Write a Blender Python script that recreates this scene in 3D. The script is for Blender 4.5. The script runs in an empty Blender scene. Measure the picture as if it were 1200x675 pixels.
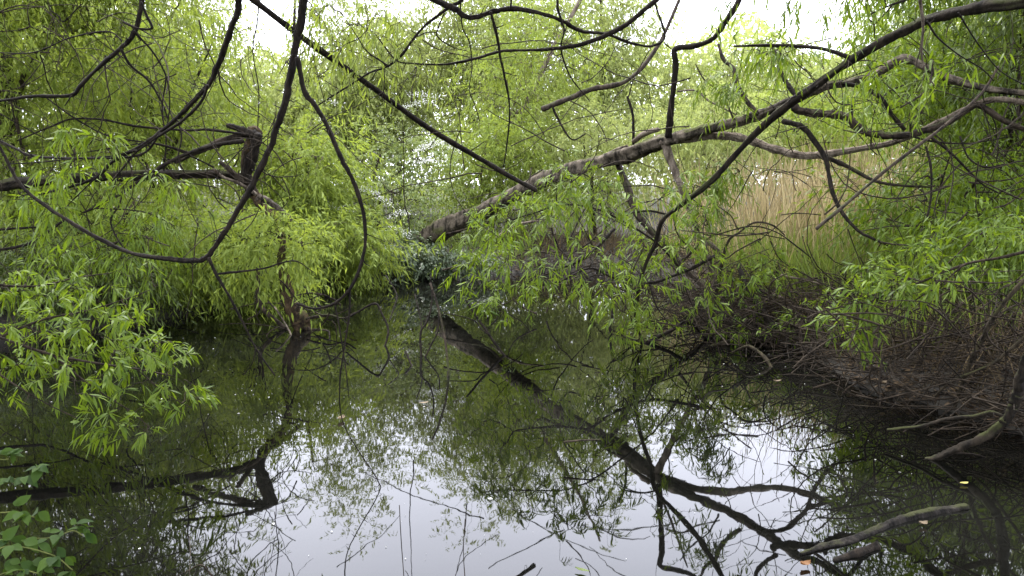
import bpy, math, random
import numpy as np
from mathutils import Matrix, Vector

# ---------------------------------------------------------------- camera, sky, sun, exposure
SC = bpy.context.scene
COL = SC.collection
F = 900.0                      # focal length in photo pixels (1200 wide)
HZ = 215.0                     # horizon row in the photo
CAMH = 1.7
TH = math.atan((337.5 - HZ) / F)
cd = bpy.data.cameras.new('camera'); cam = bpy.data.objects.new('camera', cd); COL.objects.link(cam)
cam.location = (0, 0, CAMH); cam.rotation_euler = (math.pi / 2 - TH, 0, 0)
cd.sensor_width = 36; cd.lens = 36 * F / 1200; cd.clip_start = 0.05; cd.clip_end = 2000
SC.camera = cam

SUN_EL, SUN_AZ = math.radians(62), math.radians(-25)      # azimuth from +Y (ahead) towards +X
w = bpy.data.worlds.new('World'); SC.world = w; w.use_nodes = True
nt = w.node_tree; nt.nodes.clear()
sky = nt.nodes.new('ShaderNodeTexSky'); sky.sky_type = 'NISHITA'; sky.sun_disc = False
sky.sun_elevation = SUN_EL; sky.sun_rotation = SUN_AZ; sky.dust_density = 4; sky.air_density = 1.0
mx = nt.nodes.new('ShaderNodeMix'); mx.data_type = 'RGBA'; mx.inputs[0].default_value = 0.86
mx.inputs[7].default_value = (9.5, 9.75, 11.1, 1)           # even overcast cloud
bg = nt.nodes.new('ShaderNodeBackground'); bg.inputs[1].default_value = 0.12
ow = nt.nodes.new('ShaderNodeOutputWorld')
nt.links.new(sky.outputs[0], mx.inputs[6]); nt.links.new(mx.outputs[2], bg.inputs[0]); nt.links.new(bg.outputs[0], ow.inputs[0])
sd = bpy.data.lights.new('sun', 'SUN'); so = bpy.data.objects.new('sun', sd); COL.objects.link(so)
sd.energy = 1.5; sd.angle = math.radians(25); sd.color = (1, 0.97, 0.92)
sv = Vector((math.sin(SUN_AZ) * math.cos(SUN_EL), math.cos(SUN_AZ) * math.cos(SUN_EL), math.sin(SUN_EL)))
so.rotation_euler = sv.to_track_quat('Z', 'Y').to_euler(); so.location = sv * 40
SC.view_settings.view_transform = 'Standard'; SC.view_settings.look = 'None'
SC.view_settings.exposure = 2.35; SC.view_settings.gamma = 1.0; SC.view_settings.use_curve_mapping = False
cy = SC.cycles
cy.max_bounces = 7; cy.diffuse_bounces = 4; cy.glossy_bounces = 3; cy.transmission_bounces = 5
cy.use_denoising = True; cy.sample_clamp_indirect = 6.0; cy.caustics_reflective = False; cy.caustics_refractive = False

# ---------------------------------------------------------------- pixel helpers
RIGHT = np.array([1., 0, 0]); FWD = np.array([0, math.cos(TH), -math.sin(TH)]); UP = np.array([0, math.sin(TH), math.cos(TH)])
CAM = np.array([0, 0, CAMH])

def ray(x, y):
    x = np.asarray(x, float); y = np.asarray(y, float)
    return FWD + ((x - 600) / F)[..., None] * RIGHT - ((y - 337.5) / F)[..., None] * UP

def at(x, y, d):
    """point on the ray of a photo pixel at ground distance d"""
    r = ray(x, y)
    return CAM + r * (np.asarray(d, float) / r[..., 1])[..., None]

def on_water(x, y, z=0.0):
    r = ray(x, y)
    return CAM + r * ((z - CAMH) / r[..., 2])[..., None]

def pts(s):
    return np.array([[float(v) for v in p.split(',')] for p in s.split()])

def line(s, d0, d1, w0, w1):
    """pixel polyline -> world points and radii; depth and pixel width vary along its length"""
    p = pts(s)
    L = np.r_[0, np.cumsum(np.hypot(*np.diff(p[:, :2], axis=0).T))]; t = L / L[-1]
    d = d0 + (d1 - d0) * t
    w_ = w0 + (w1 - w0) * t
    if p.shape[1] > 2: w_ = p[:, 2]
    return at(p[:, 0], p[:, 1], d), 0.5 * 0.61 * w_ * d / F

# ---------------------------------------------------------------- mesh helpers
def nrm(v):
    return v / np.maximum(np.linalg.norm(v, axis=-1, keepdims=True), 1e-9)

class MB:
    def __init__(s): s.v = []; s.f = []; s.t = []; s.n = 0
    def add(s, v, faces, tint=None):
        v = np.asarray(v, float).reshape(-1, 3)
        for f in faces:
            s.f.append(np.asarray(f, np.int64) + s.n)
        s.v.append(v); s.t.append(np.full(len(v), 0.5) if tint is None else np.asarray(tint, float)); s.n += len(v)
        return s
    def mesh(s, name, mat, origin=(0, 0, 0)):
        me = bpy.data.meshes.new(name)
        v = np.concatenate(s.v) - np.asarray(origin)
        me.vertices.add(len(v)); me.vertices.foreach_set('co', v.astype(np.float32).ravel())
        idx = np.concatenate([f.ravel() for f in s.f])
        sizes = np.concatenate([np.full(len(f), f.shape[1]) for f in s.f])
        me.loops.add(len(idx)); me.loops.foreach_set('vertex_index', idx.astype(np.int32))
        me.polygons.add(len(sizes)); st = np.r_[0, np.cumsum(sizes)[:-1]]
        me.polygons.foreach_set('loop_start', st.astype(np.int32))
        a = me.attributes.new('tint', 'FLOAT', 'POINT'); a.data.foreach_set('value', np.concatenate(s.t).astype(np.float32))
        me.update(calc_edges=True)
        me.materials.append(mat)
        return me

def link(name, me, parent=None, loc=(0, 0, 0), kind=None):
    o = bpy.data.objects.new(name, me); COL.objects.link(o); o.location = tuple(float(c) for c in loc)
    if parent: o.parent = parent
    if kind: o['kind'] = kind
    return o

def thing(name, label, cat, base, group=None):
    o = bpy.data.objects.new(name, None); COL.objects.link(o); o.location = tuple(float(c) for c in base)
    o.empty_display_size = 0.2; o['label'] = label; o['category'] = cat
    if group: o['group'] = group
    return o

def part(name, mb, mat, root, kind=None):
    return link(name, mb.mesh(name, mat, np.array(root.location)), root, kind=kind)

def crom(p, k):
    """Catmull-Rom resample of rows (any columns)"""
    p = np.asarray(p, float)
    if len(p) == 2:
        t = np.linspace(0, 1, k + 1)[:, None]; return p[0] + (p[1] - p[0]) * t
    q = np.vstack([2 * p[0] - p[1], p, 2 * p[-1] - p[-2]])
    out = []
    for i in range(len(p) - 1):
        a, b, c, d = q[i:i + 4]
        t = np.arange(k)[:, None] / k
        out.append(0.5 * (2 * b + (c - a) * t + (2 * a - 5 * b + 4 * c - d) * t ** 2 + (3 * b - a - 3 * c + d) * t ** 3))
    return np.vstack(out + [p[-1:]])

def tube(mb, P, R, rng, sides=8, k=4, rough=0.10, wig=0.25, knots=0.0, tint=0.5, tip=0.35, grain=0.0):
    """one gnarled tapering branch"""
    Q = crom(np.column_stack([P, R]), k); p = Q[:, :3]; r = np.maximum(Q[:, 3], 0.0008)
    n = len(p)
    if wig:
        wgl = np.cumsum(rng.normal(0, 1, (n, 3)), axis=0); wgl -= np.linspace(0, 1, n)[:, None] * wgl[-1]
        e = np.minimum(np.linspace(0, 1, n), np.linspace(1, 0, n))[:, None]
        p = p + wgl * r[:, None] * wig * 0.35 * (e > 0)
    sm = rng.normal(0, 1, n + 4); sm = (sm[:-4] + 2 * sm[1:-3] + 3 * sm[2:-2] + 2 * sm[3:-1] + sm[4:]) / 4.4
    r = r * (1 + sm * rough * 0.7)
    if knots: r = r * (1 + knots * (rng.random(n) > 0.90))
    T = nrm(np.gradient(p, axis=0))
    a = np.array([0, 0, 1.]) if abs(T[0][2]) < 0.9 else np.array([1., 0, 0])
    u = nrm(np.cross(T[0], a)); U = []
    for i in range(n):
        u = u - T[i] * np.dot(u, T[i]); u = u / max(np.linalg.norm(u), 1e-9); U.append(u)
    U = np.array(U); W = np.cross(T, U)
    # rounded ends
    p = np.vstack([p[0] - T[0] * r[0] * 0.35, p, p[-1] + T[-1] * r[-1] * 0.5]); r = np.r_[r[0] * 0.6, r, r[-1] * tip]
    U = np.vstack([U[:1], U, U[-1:]]); W = np.vstack([W[:1], W, W[-1:]]); n += 2
    ang = np.arange(sides) * 2 * math.pi / sides
    ph = rng.random(3) * 6.28
    s_ = np.arange(n)[:, None] * 0.35
    lump = 1 + rough * (0.7 * np.sin(ang * 2 + s_ * 0.6 + ph[0]) + 0.7 * np.sin(ang * 3 - s_ * 0.4 + ph[1]) + 0.6 * np.sin(ang * 5 + s_ * 0.2 + ph[2])) + rng.normal(0, rough * 0.35, (n, sides))
    if grain:      # ridged, flaking bark
        rd = rng.normal(0, 1, (n, sides)); rd = (np.roll(rd, 1, 0) + 2 * rd + np.roll(rd, -1, 0) + np.roll(rd, 2, 0)) / 3
        ridge = np.cumsum(rng.normal(0, 0.25, (n, sides)), axis=0); ridge -= ridge.mean(1, keepdims=True); lump = lump + grain * (0.6 * rd + np.clip(ridge, -1.2, 1.2))
    V = p[:, None] + (np.cos(ang)[None, :, None] * U[:, None] + np.sin(ang)[None, :, None] * W[:, None]) * (r[:, None] * lump)[:, :, None]
    i = np.arange(n - 1)[:, None] * sides; j = np.arange(sides)[None]; j2 = (j + 1) % sides
    q = np.stack([i + j, i + j2, i + sides + j2, i + sides + j], -1).reshape(-1, 4)
    v = np.vstack([V.reshape(-1, 3), p[:1], p[-1:]])
    c0 = n * sides; e = (n - 1) * sides; jj = np.arange(sides)
    t0 = np.stack([np.full(sides, c0), (jj + 1) % sides, jj], -1); t1 = np.stack([np.full(sides, c0 + 1), e + jj, e + (jj + 1) % sides], -1)
    mb.add(v, [q, t0, t1], np.full(len(v), tint))
    return p[1:-1]

def multi_tube(mb, P, R, sides=3, tint=0.5):
    """many thin twigs with the same number of points: P (n,m,3), R (n,m)"""
    n, m = P.shape[:2]
    if n == 0: return
    T = nrm(np.gradient(P, axis=1)); a = np.where(np.abs(T[..., 2:3]) < 0.9, np.array([0, 0, 1.]), np.array([1., 0, 0]))
    U = nrm(np.cross(T, a)); W = np.cross(T, U)
    ang = np.arange(sides) * 2 * math.pi / sides
    V = P[:, :, None] + (np.cos(ang)[:, None] * U[:, :, None] + np.sin(ang)[:, None] * W[:, :, None]) * R[:, :, None, None]
    b = (np.arange(n) * m * sides)[:, None, None] + (np.arange(m - 1) * sides)[None, :, None]; j = np.arange(sides)[None, None]; j2 = (j + 1) % sides
    q = np.stack([b + j, b + j2, b + sides + j2, b + sides + j], -1).reshape(-1, 4)
    tn = np.full(n * m * sides, tint) if np.isscalar(tint) else np.repeat(tint, m * sides)
    mb.add(V.reshape(-1, 3), [q], tn)

PROF = np.array([0.22, 0.5, 0.8]); PW = np.array([0.75, 1.0, 0.55])
def leaves(mb, B, A, S, L, W, tint, bend, strip=False):
    """narrow leaves: base B, axis A, side S, length L, half-width W, bend along -z"""
    n = len(B)
    if n == 0: return
    N = np.cross(A, S); g = np.array([0, 0, -1.]); L1 = L[:, None]; W1 = W[:, None]
    def c(t): return B + A * L1 * t + g * (bend[:, None] * L1 * t * t)
    if not strip:
        V = np.stack([B, c(0.42) + S * W1 + N * W1 * 0.35, c(1.0), c(0.42) - S * W1 + N * W1 * 0.35], 1)
        i = np.arange(n)[:, None] * 4
        mb.add(V.reshape(-1, 3), [np.concatenate([i + np.array([0, 1, 2]), i + np.array([0, 2, 3])])], np.repeat(tint, 4))
    else:
        rows = [B]
        for t, pw in zip(PROF, PW): rows += [c(t) + S * W1 * pw + N * W1 * 0.3 * pw, c(t) - S * W1 * pw + N * W1 * 0.3 * pw]
        rows.append(c(1.0)); V = np.stack(rows, 1); i = np.arange(n)[:, None] * 8
        mb.add(V.reshape(-1, 3), [np.concatenate([i + np.array([0, 1, 2]), i + np.array([5, 7, 6])]),
                                  np.concatenate([i + np.array([1, 3, 4, 2]), i + np.array([3, 5, 6, 4])])], np.repeat(tint, 8))

# ---------------------------------------------------------------- materials
def mat_base(name):
    m = bpy.data.materials.new(name); m.use_nodes = True
    t = m.node_tree; t.nodes.clear(); return m, t, (lambda k: t.nodes.new(k)), t.links.new

def leaf_mat(name, dark, light, trans, tf=0.4, rough=0.42, spec=0.4, per_object=False):
    m, t, N, Lk = mat_base(name)
    out = N('ShaderNodeOutputMaterial'); p = N('ShaderNodeBsdfPrincipled'); tr = N('ShaderNodeBsdfTranslucent'); mix = N('ShaderNodeMixShader')
    if per_object:
        src = N('ShaderNodeObjectInfo').outputs['Random']
    else:
        a = N('ShaderNodeAttribute'); a.attribute_name = 'tint'; src = a.outputs['Fac']
    r = N('ShaderNodeMix'); r.data_type = 'RGBA'; r.inputs[6].default_value = (*dark, 1); r.inputs[7].default_value = (*light, 1)
    Lk(src, r.inputs[0]); Lk(r.outputs[2], p.inputs['Base Color'])
    p.inputs['Roughness'].default_value = rough; p.inputs['Specular IOR Level'].default_value = spec
    r2 = N('ShaderNodeMix'); r2.data_type = 'RGBA'; r2.inputs[0].default_value = 0.6; r2.inputs[7].default_value = (*trans, 1)
    Lk(r.outputs[2], r2.inputs[6]); Lk(r2.outputs[2], tr.inputs['Color'])
    mix.inputs[0].default_value = tf
    Lk(p.outputs[0], mix.inputs[1]); Lk(tr.outputs[0], mix.inputs[2]); Lk(mix.outputs[0], out.inputs[0])
    return m

def bark_mat(name, c1, c2, moss=0.0, mosscol=(0.05, 0.07, 0.015), scale=14, bump=0.5, stretch=(1, 1, 0.35)):
    m, t, N, Lk = mat_base(name)
    out = N('ShaderNodeOutputMaterial'); p = N('ShaderNodeBsdfPrincipled'); p.inputs['Roughness'].default_value = 0.85
    p.inputs['Specular IOR Level'].default_value = 0.12
    g = N('ShaderNodeNewGeometry'); mp = N('ShaderNodeMapping'); mp.inputs['Scale'].default_value = stretch; Lk(g.outputs['Position'], mp.inputs[0])
    n1 = N('ShaderNodeTexNoise'); n1.inputs['Scale'].default_value = scale; n1.inputs['Detail'].default_value = 8; n1.inputs['Roughness'].default_value = 0.7
    Lk(mp.outputs[0], n1.inputs['Vector'])
    r = N('ShaderNodeValToRGB'); r.color_ramp.elements[0].position = 0.40; r.color_ramp.elements[1].position = 0.64
    r.color_ramp.elements[0].color = (*c1, 1); r.color_ramp.elements[1].color = (*c2, 1); Lk(n1.outputs[0], r.inputs[0])
    col = r.outputs[0]
    if moss:
        n2 = N('ShaderNodeTexNoise'); n2.inputs['Scale'].default_value = 3.2; n2.inputs['Detail'].default_value = 6
        Lk(g.outputs['Position'], n2.inputs['Vector'])
        sx = N('ShaderNodeSeparateXYZ'); Lk(g.outputs['Normal'], sx.inputs[0])
        ma = N('ShaderNodeMath'); ma.operation = 'MULTIPLY_ADD'; ma.inputs[1].default_value = 0.22; Lk(sx.outputs[2], ma.inputs[0]); Lk(n2.outputs[0], ma.inputs[2])
        mr = N('ShaderNodeMapRange'); mr.inputs[1].default_value = 0.68 - 0.25 * moss; mr.inputs[2].default_value = 0.80 - 0.2 * moss; Lk(ma.outputs[0], mr.inputs[0])
        mm = N('ShaderNodeMix'); mm.data_type = 'RGBA'; mm.inputs[7].default_value = (*mosscol, 1)
        Lk(mr.outputs[0], mm.inputs[0]); Lk(col, mm.inputs[6]); col = mm.outputs[2]
    Lk(col, p.inputs['Base Color'])
    n3 = N('ShaderNodeTexNoise'); n3.inputs['Scale'].default_value = scale * 3; n3.inputs['Detail'].default_value = 5; Lk(mp.outputs[0], n3.inputs['Vector'])
    b = N('ShaderNodeBump'); b.inputs['Strength'].default_value = bump; b.inputs['Distance'].default_value = 0.02
    Lk(n3.outputs[0], b.inputs['Height']); Lk(b.outputs[0], p.inputs['Normal']); Lk(p.outputs[0], out.inputs[0])
    return m

M = {}
M['near'] = leaf_mat('willow_leaf', (0.036, 0.072, 0.005), (0.116, 0.172, 0.014), (0.20, 0.28, 0.010), 0.42, 0.5, 0.2)  # darkened albedo: the foreground's shade is put into the leaf colour
M['near_obj'] = leaf_mat('willow_leaf_single', (0.036, 0.072, 0.005), (0.116, 0.172, 0.014), (0.20, 0.28, 0.010), 0.42, 0.45, 0.25, per_object=True)  # same shade-darkened colour for the single leaves
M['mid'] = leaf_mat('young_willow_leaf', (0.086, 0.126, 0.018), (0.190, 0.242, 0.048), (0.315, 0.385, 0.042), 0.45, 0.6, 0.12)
M['far'] = leaf_mat('glare_pale_willow_leaf', (0.150, 0.187, 0.050), (0.266, 0.300, 0.105), (0.41, 0.46, 0.13), 0.47, 0.6, 0.1)  # willow leaf lightened: the glare of the bright background is in the colour
M['straw'] = leaf_mat('brown_dead_grass', (0.030, 0.023, 0.013), (0.150, 0.115, 0.065), (0.14, 0.10, 0.05), 0.2, 0.8, 0.05)
M['dark'] = leaf_mat('shade_tinted_leaf', (0.030, 0.050, 0.010), (0.080, 0.110, 0.022), (0.12, 0.16, 0.015), 0.35, 0.5, 0.25)  # dark copy of the willow leaf, shade painted into its colour
M['haw'] = leaf_mat('hawthorn_leaf', (0.075, 0.115, 0.028), (0.165, 0.210, 0.065), (0.26, 0.31, 0.06), 0.35, 0.5, 0.25)
M['herb'] = leaf_mat('herb_leaf', (0.060, 0.085, 0.045), (0.130, 0.165, 0.095), (0.14, 0.19, 0.08), 0.3)
M['petal'] = leaf_mat('white_petal', (0.55, 0.55, 0.50), (0.80, 0.80, 0.77), (0.7, 0.7, 0.66), 0.3, 0.7, 0.2)
M['bramble'] = leaf_mat('bramble_leaf', (0.014, 0.034, 0.005), (0.045, 0.080, 0.011), (0.09, 0.15, 0.01), 0.3, 0.6, 0.12, per_object=True)
M['reed_dry'] = leaf_mat('dry_reed', (0.14, 0.105, 0.048), (0.42, 0.345, 0.185), (0.38, 0.30, 0.15), 0.25, 0.7, 0.1)
M['sedge'] = leaf_mat('green_sedge', (0.055, 0.085, 0.014), (0.145, 0.190, 0.040), (0.23, 0.30, 0.03), 0.35, 0.5, 0.25)
M['litter'] = leaf_mat('dead_leaf', (0.03, 0.021, 0.014), (0.12, 0.085, 0.05), (0.10, 0.06, 0.03), 0.2, 0.8, 0.1)
M['orange'] = leaf_mat('orange_dead_leaf', (0.15, 0.07, 0.025), (0.24, 0.115, 0.04), (0.2, 0.09, 0.03), 0.25, 0.6, 0.3)
M['yellow'] = leaf_mat('yellow_leaf', (0.22, 0.20, 0.05), (0.32, 0.28, 0.08), (0.25, 0.22, 0.04), 0.25, 0.6, 0.3)
M['tan'] = leaf_mat('tan_leaf', (0.10, 0.075, 0.05), (0.20, 0.155, 0.10), (0.15, 0.11, 0.06), 0.2, 0.7, 0.2)
M['fluff'] = leaf_mat('white_fluff', (0.15, 0.15, 0.13), (0.6, 0.6, 0.57), (0.5, 0.5, 0.5), 0.2, 0.9, 0.1)
M['black_bark'] = bark_mat('silhouette_bark', (0.0040, 0.0030, 0.0021), (0.019, 0.0142, 0.0098), 0.0, scale=22)  # near-black: silhouette darkness of the branches put into the bark colour
M['brown_bark'] = bark_mat('brown_bark', (0.008, 0.006, 0.0045), (0.048, 0.036, 0.025), 0.1, (0.03, 0.033, 0.012), 16)
M['trunk_bark'] = bark_mat('old_willow_bark', (0.012, 0.010, 0.007), (0.135, 0.110, 0.082), 0.25, (0.045, 0.048, 0.015), 9, 1.0)
M['pale_wood'] = bark_mat('barkless_grey_wood', (0.036, 0.027, 0.019), (0.175, 0.143, 0.108), 0.0, scale=14)
M['red_moss'] = bark_mat('rusty_algae_bark', (0.012, 0.009, 0.006), (0.075, 0.050, 0.025), 0.3, (0.045, 0.042, 0.012), 13, 0.9)
M['moss_bark'] = bark_mat('mossy_dark_bark', (0.005, 0.0040, 0.0028), (0.025, 0.0195, 0.013), 0.4, (0.024, 0.026, 0.008), 14)
M['twig'] = bark_mat('twig_bark', (0.010, 0.0075, 0.005), (0.040, 0.030, 0.020), scale=30, bump=0.2)
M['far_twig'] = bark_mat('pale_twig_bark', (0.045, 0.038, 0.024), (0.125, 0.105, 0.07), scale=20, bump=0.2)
M['brush'] = bark_mat('brushwood_bark', (0.005, 0.0038, 0.0026), (0.044, 0.033, 0.022), scale=9, bump=0.3)
M['bank_bark'] = bark_mat('olive_brown_bark', (0.007, 0.0055, 0.0035), (0.048, 0.038, 0.023), 0.3, (0.030, 0.031, 0.009), 16)
M['log_bark'] = bark_mat('wet_log_wood', (0.004, 0.0034, 0.0028), (0.027, 0.023, 0.019), 0.05, (0.03, 0.032, 0.012), scale=16, bump=0.9)
M['green_stem'] = bark_mat('green_stem', (0.05, 0.06, 0.015), (0.11, 0.12, 0.035), scale=20, bump=0.1)

# water: dark murk under a clear surface, dusty film in drifts, faint ripples
m, t, N, Lk = mat_base('pond_water')
out = N('ShaderNodeOutputMaterial'); p = N('ShaderNodeBsdfPrincipled')
g = N('ShaderNodeNewGeometry'); n1 = N('ShaderNodeTexNoise'); n1.inputs['Scale'].default_value = 0.8; n1.inputs['Detail'].default_value = 7; n1.inputs['Distortion'].default_value = 1.2
Lk(g.outputs['Position'], n1.inputs['Vector'])
r = N('ShaderNodeValToRGB'); r.color_ramp.elements[0].position = 0.38; r.color_ramp.elements[0].color = (0.0012, 0.0013, 0.0010, 1)
r.color_ramp.elements[1].position = 0.70; r.color_ramp.elements[1].color = (0.0055, 0.0055, 0.0046, 1)
Lk(n1.outputs[0], r.inputs[0]); Lk(r.outputs[0], p.inputs['Base Color'])
p.inputs['IOR'].default_value = 1.44; p.inputs['Roughness'].default_value = 0.015
n2 = N('ShaderNodeTexNoise'); n2.inputs['Scale'].default_value = 2.2; n2.inputs['Detail'].default_value = 3; Lk(g.outputs['Position'], n2.inputs['Vector'])
b = N('ShaderNodeBump'); b.inputs['Strength'].default_value = 0.014; b.inputs['Distance'].default_value = 0.05
Lk(n2.outputs[0], b.inputs['Height']); Lk(b.outputs[0], p.inputs['Normal']); Lk(p.outputs[0], out.inputs[0])
M['water'] = m

m, t, N, Lk = mat_base('bank_soil')
out = N('ShaderNodeOutputMaterial'); p = N('ShaderNodeBsdfPrincipled'); p.inputs['Roughness'].default_value = 0.9
g = N('ShaderNodeNewGeometry'); n1 = N('ShaderNodeTexNoise'); n1.inputs['Scale'].default_value = 3.5; n1.inputs['Detail'].default_value = 10; n1.inputs['Roughness'].default_value = 0.7
Lk(g.outputs['Position'], n1.inputs['Vector'])
r = N('ShaderNodeValToRGB'); e = r.color_ramp.elements; e[0].position = 0.3; e[0].color = (0.008, 0.006, 0.005, 1); e[1].position = 0.75; e[1].color = (0.026, 0.019, 0.013, 1)
e2 = e.new(0.55); e2.color = (0.018, 0.015, 0.009, 1)
Lk(n1.outputs[0], r.inputs[0]); Lk(r.outputs[0], p.inputs['Base Color'])
b = N('ShaderNodeBump'); b.inputs['Strength'].default_value = 0.8; b.inputs['Distance'].default_value = 0.06
Lk(n1.outputs[0], b.inputs['Height']); Lk(b.outputs[0], p.inputs['Normal']); Lk(p.outputs[0], out.inputs[0])
M['soil'] = m

# ---------------------------------------------------------------- ground and water
def shore_px(l): return [tuple(on_water(np.array(x), np.array(y))[:2]) for x, y in l]
POND = np.array([(-1.3, 1.3), (-1.8, 1.7), (-2.0, 2.5), (-3.2, 2.9), (-6.8, 3.2), (-7.6, 5.0), (-6.6, 7.4)] +
                shore_px([(60, 392), (160, 380), (265, 362), (330, 350), (400, 335), (470, 329), (540, 324), (610, 320), (690, 318), (770, 322), (815, 338),
                          (835, 362), (868, 388), (950, 412), (1000, 452), (1085, 474), (1200, 508)]) + [(3.7, 3.2), (3.0, 1.6), (1.5, 1.2)])

def pond_dist(x, y):
    """signed distance to the shoreline, negative inside the pond"""
    x = np.asarray(x, float); y = np.asarray(y, float)
    d = np.full(x.shape, 1e9); ins = np.zeros(x.shape, bool); n = len(POND)
    for i in range(n):
        (ax, ay), (bx, by) = POND[i], POND[(i + 1) % n]
        ex, ey = bx - ax, by - ay; tt = np.clip(((x - ax) * ex + (y - ay) * ey) / (ex * ex + ey * ey), 0, 1)
        d = np.minimum(d, np.hypot(x - ax - ex * tt, y - ay - ey * tt))
        c = ((ay > y) != (by > y)); ins ^= c & (x < (bx - ax) * (y - ay) / (by - ay + 1e-12) + ax)
    return np.where(ins, -d, d)

def gz(x, y):
    d = pond_dist(x, y)
    bump = 0.04 * np.sin(x * 9.1 + 2 * np.sin(y * 3)) * np.sin(y * 8.3 + 2 * np.sin(x * 4)) + 0.05 * np.sin(x * 2.3 + 1) * np.cos(y * 1.9) + 0.03 * np.sin(x * 5.1 + y * 4.3)
    up = 0.02 + 0.30 * (1 - np.exp(-np.maximum(d, 0) / 0.5)) + 0.35 * (1 - np.exp(-np.maximum(d, 0) / 6)) + bump * np.clip(d * 2, 0, 1)
    return np.where(d > 0, up, -0.6 * (1 - np.exp(d / 0.5)))

g1 = np.sinh(np.linspace(-5.2, 5.2, 221)) / math.sinh(5.2) * 420
gx, gy = np.meshgrid(g1, g1 + 7.0)
V = np.stack([gx, gy, gz(gx, gy)], -1).reshape(-1, 3)
i, j = np.meshgrid(np.arange(220), np.arange(220)); k0 = (j * 221 + i).ravel()
mb = MB().add(V, [np.stack([k0, k0 + 1, k0 + 222, k0 + 221], -1)])
link('ground', mb.mesh('ground', M['soil']), kind='structure')
mb = MB(); mb.add([(-12, 0.8, 0), (12, 0.8, 0), (12, 22, 0), (-12, 22, 0)], [np.array([[0, 1, 2, 3]])])
link('pond_water', mb.mesh('pond_water', M['water']), kind='structure')

# ---------------------------------------------------------------- growth
def grow(skel, att, rng, bias=0.15, sag=0.06, m=5):
    """join every attractor to the nearest part of the growing branch system; returns (n,m,3) twigs and their loads"""
    n = len(att); nodes = np.zeros((len(skel) + n * (m - 1), 3)); plen = np.zeros(len(nodes)); own = np.full(len(nodes), -1)
    nodes[:len(skel)] = skel; c = len(skel)
    d0 = np.min(np.linalg.norm(att[:, None] - skel[None, ::max(1, len(skel) // 60)], axis=2), axis=1)
    order = np.argsort(d0); P = np.zeros((n, m, 3)); par = np.full(n, -1); tt = np.linspace(0, 1, m)[:, None]
    for q, a in enumerate(order):
        dd = np.linalg.norm(nodes[:c] - att[a], axis=1); k = int(np.argmin(dd + bias * plen[:c]))
        s = nodes[k]; L = dd[k]
        path = s + (att[a] - s) * tt + rng.normal(0, 0.07 * L, (m, 3)) * np.sin(tt * math.pi) + np.array([0, 0, sag * L]) * np.sin(tt * math.pi)
        P[q] = path; par[q] = own[k]
        nodes[c:c + m - 1] = path[1:]; plen[c:c + m - 1] = plen[k] + L * tt[1:, 0]; own[c:c + m - 1] = q; c += m - 1
    load = np.ones(n)
    for q in range(n - 1, -1, -1):
        if par[q] >= 0: load[par[q]] += load[q]
    return P, load

def shoots(P, rng, ns, sl, k, up=0.1, droop=0.5, spread=0.8):
    """leafy shoots springing from the outer ends of twigs; returns shoot paths and leaf arrays"""
    n, m = P.shape[:2]; e = np.repeat(np.arange(n), ns); N = len(e)
    pos = rng.integers(max(1, m - 3), m, N); pos[::ns] = m - 1
    o = P[e, pos]; T = nrm(P[e, m - 1] - P[e, m - 3])
    D = nrm(T * 0.6 + rng.normal(0, spread * 0.6, (N, 3)) + np.array([0, 0, up]))
    l = rng.uniform(sl[0], sl[1], N); dr = droop * rng.uniform(0.5, 1.4, N)
    g = np.array([0, 0, -1.])
    def pt(t): return o[:, None] + D[:, None] * (l[:, None, None] * t) + g * ((l * dr)[:, None, None] * t * t)
    stem = pt(np.linspace(0, 1, 4)[None, :, None] * np.ones((N, 1, 1)))
    t = (np.linspace(0.12, 1, k)[None] + rng.normal(0, 0.03, (N, k)))
    B = pt(t[:, :, None]).reshape(-1, 3)
    Tn = nrm((D[:, None] + g * (2 * dr[:, None, None] * t[:, :, None]))).reshape(-1, 3)
    ra = np.cross(Tn, nrm(rng.normal(0, 1, (N, 1, 3)) + np.zeros((N, k, 3))).reshape(-1, 3)); ra = nrm(ra)
    sg = np.tile(np.where(np.arange(k) % 2, 1, -1), N)[:, None]
    ra = nrm(ra * sg + rng.normal(0, 0.45, (N * k, 3)))
    A = nrm(Tn * 0.75 + ra * rng.uniform(0.5, 1.0, (N * k, 1)) + np.array([0, 0, -0.25]))
    S = nrm(np.cross(A, np.array([0, 0, 1.]) + rng.normal(0, 0.45, (N * k, 3))))
    sz = 1 - 0.45 * np.abs(t - 0.5).ravel() * rng.uniform(0.6, 1.4, N * k)
    return stem, B, A, S, sz, np.repeat(rng.normal(0, 0.13, N), k)

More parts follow.
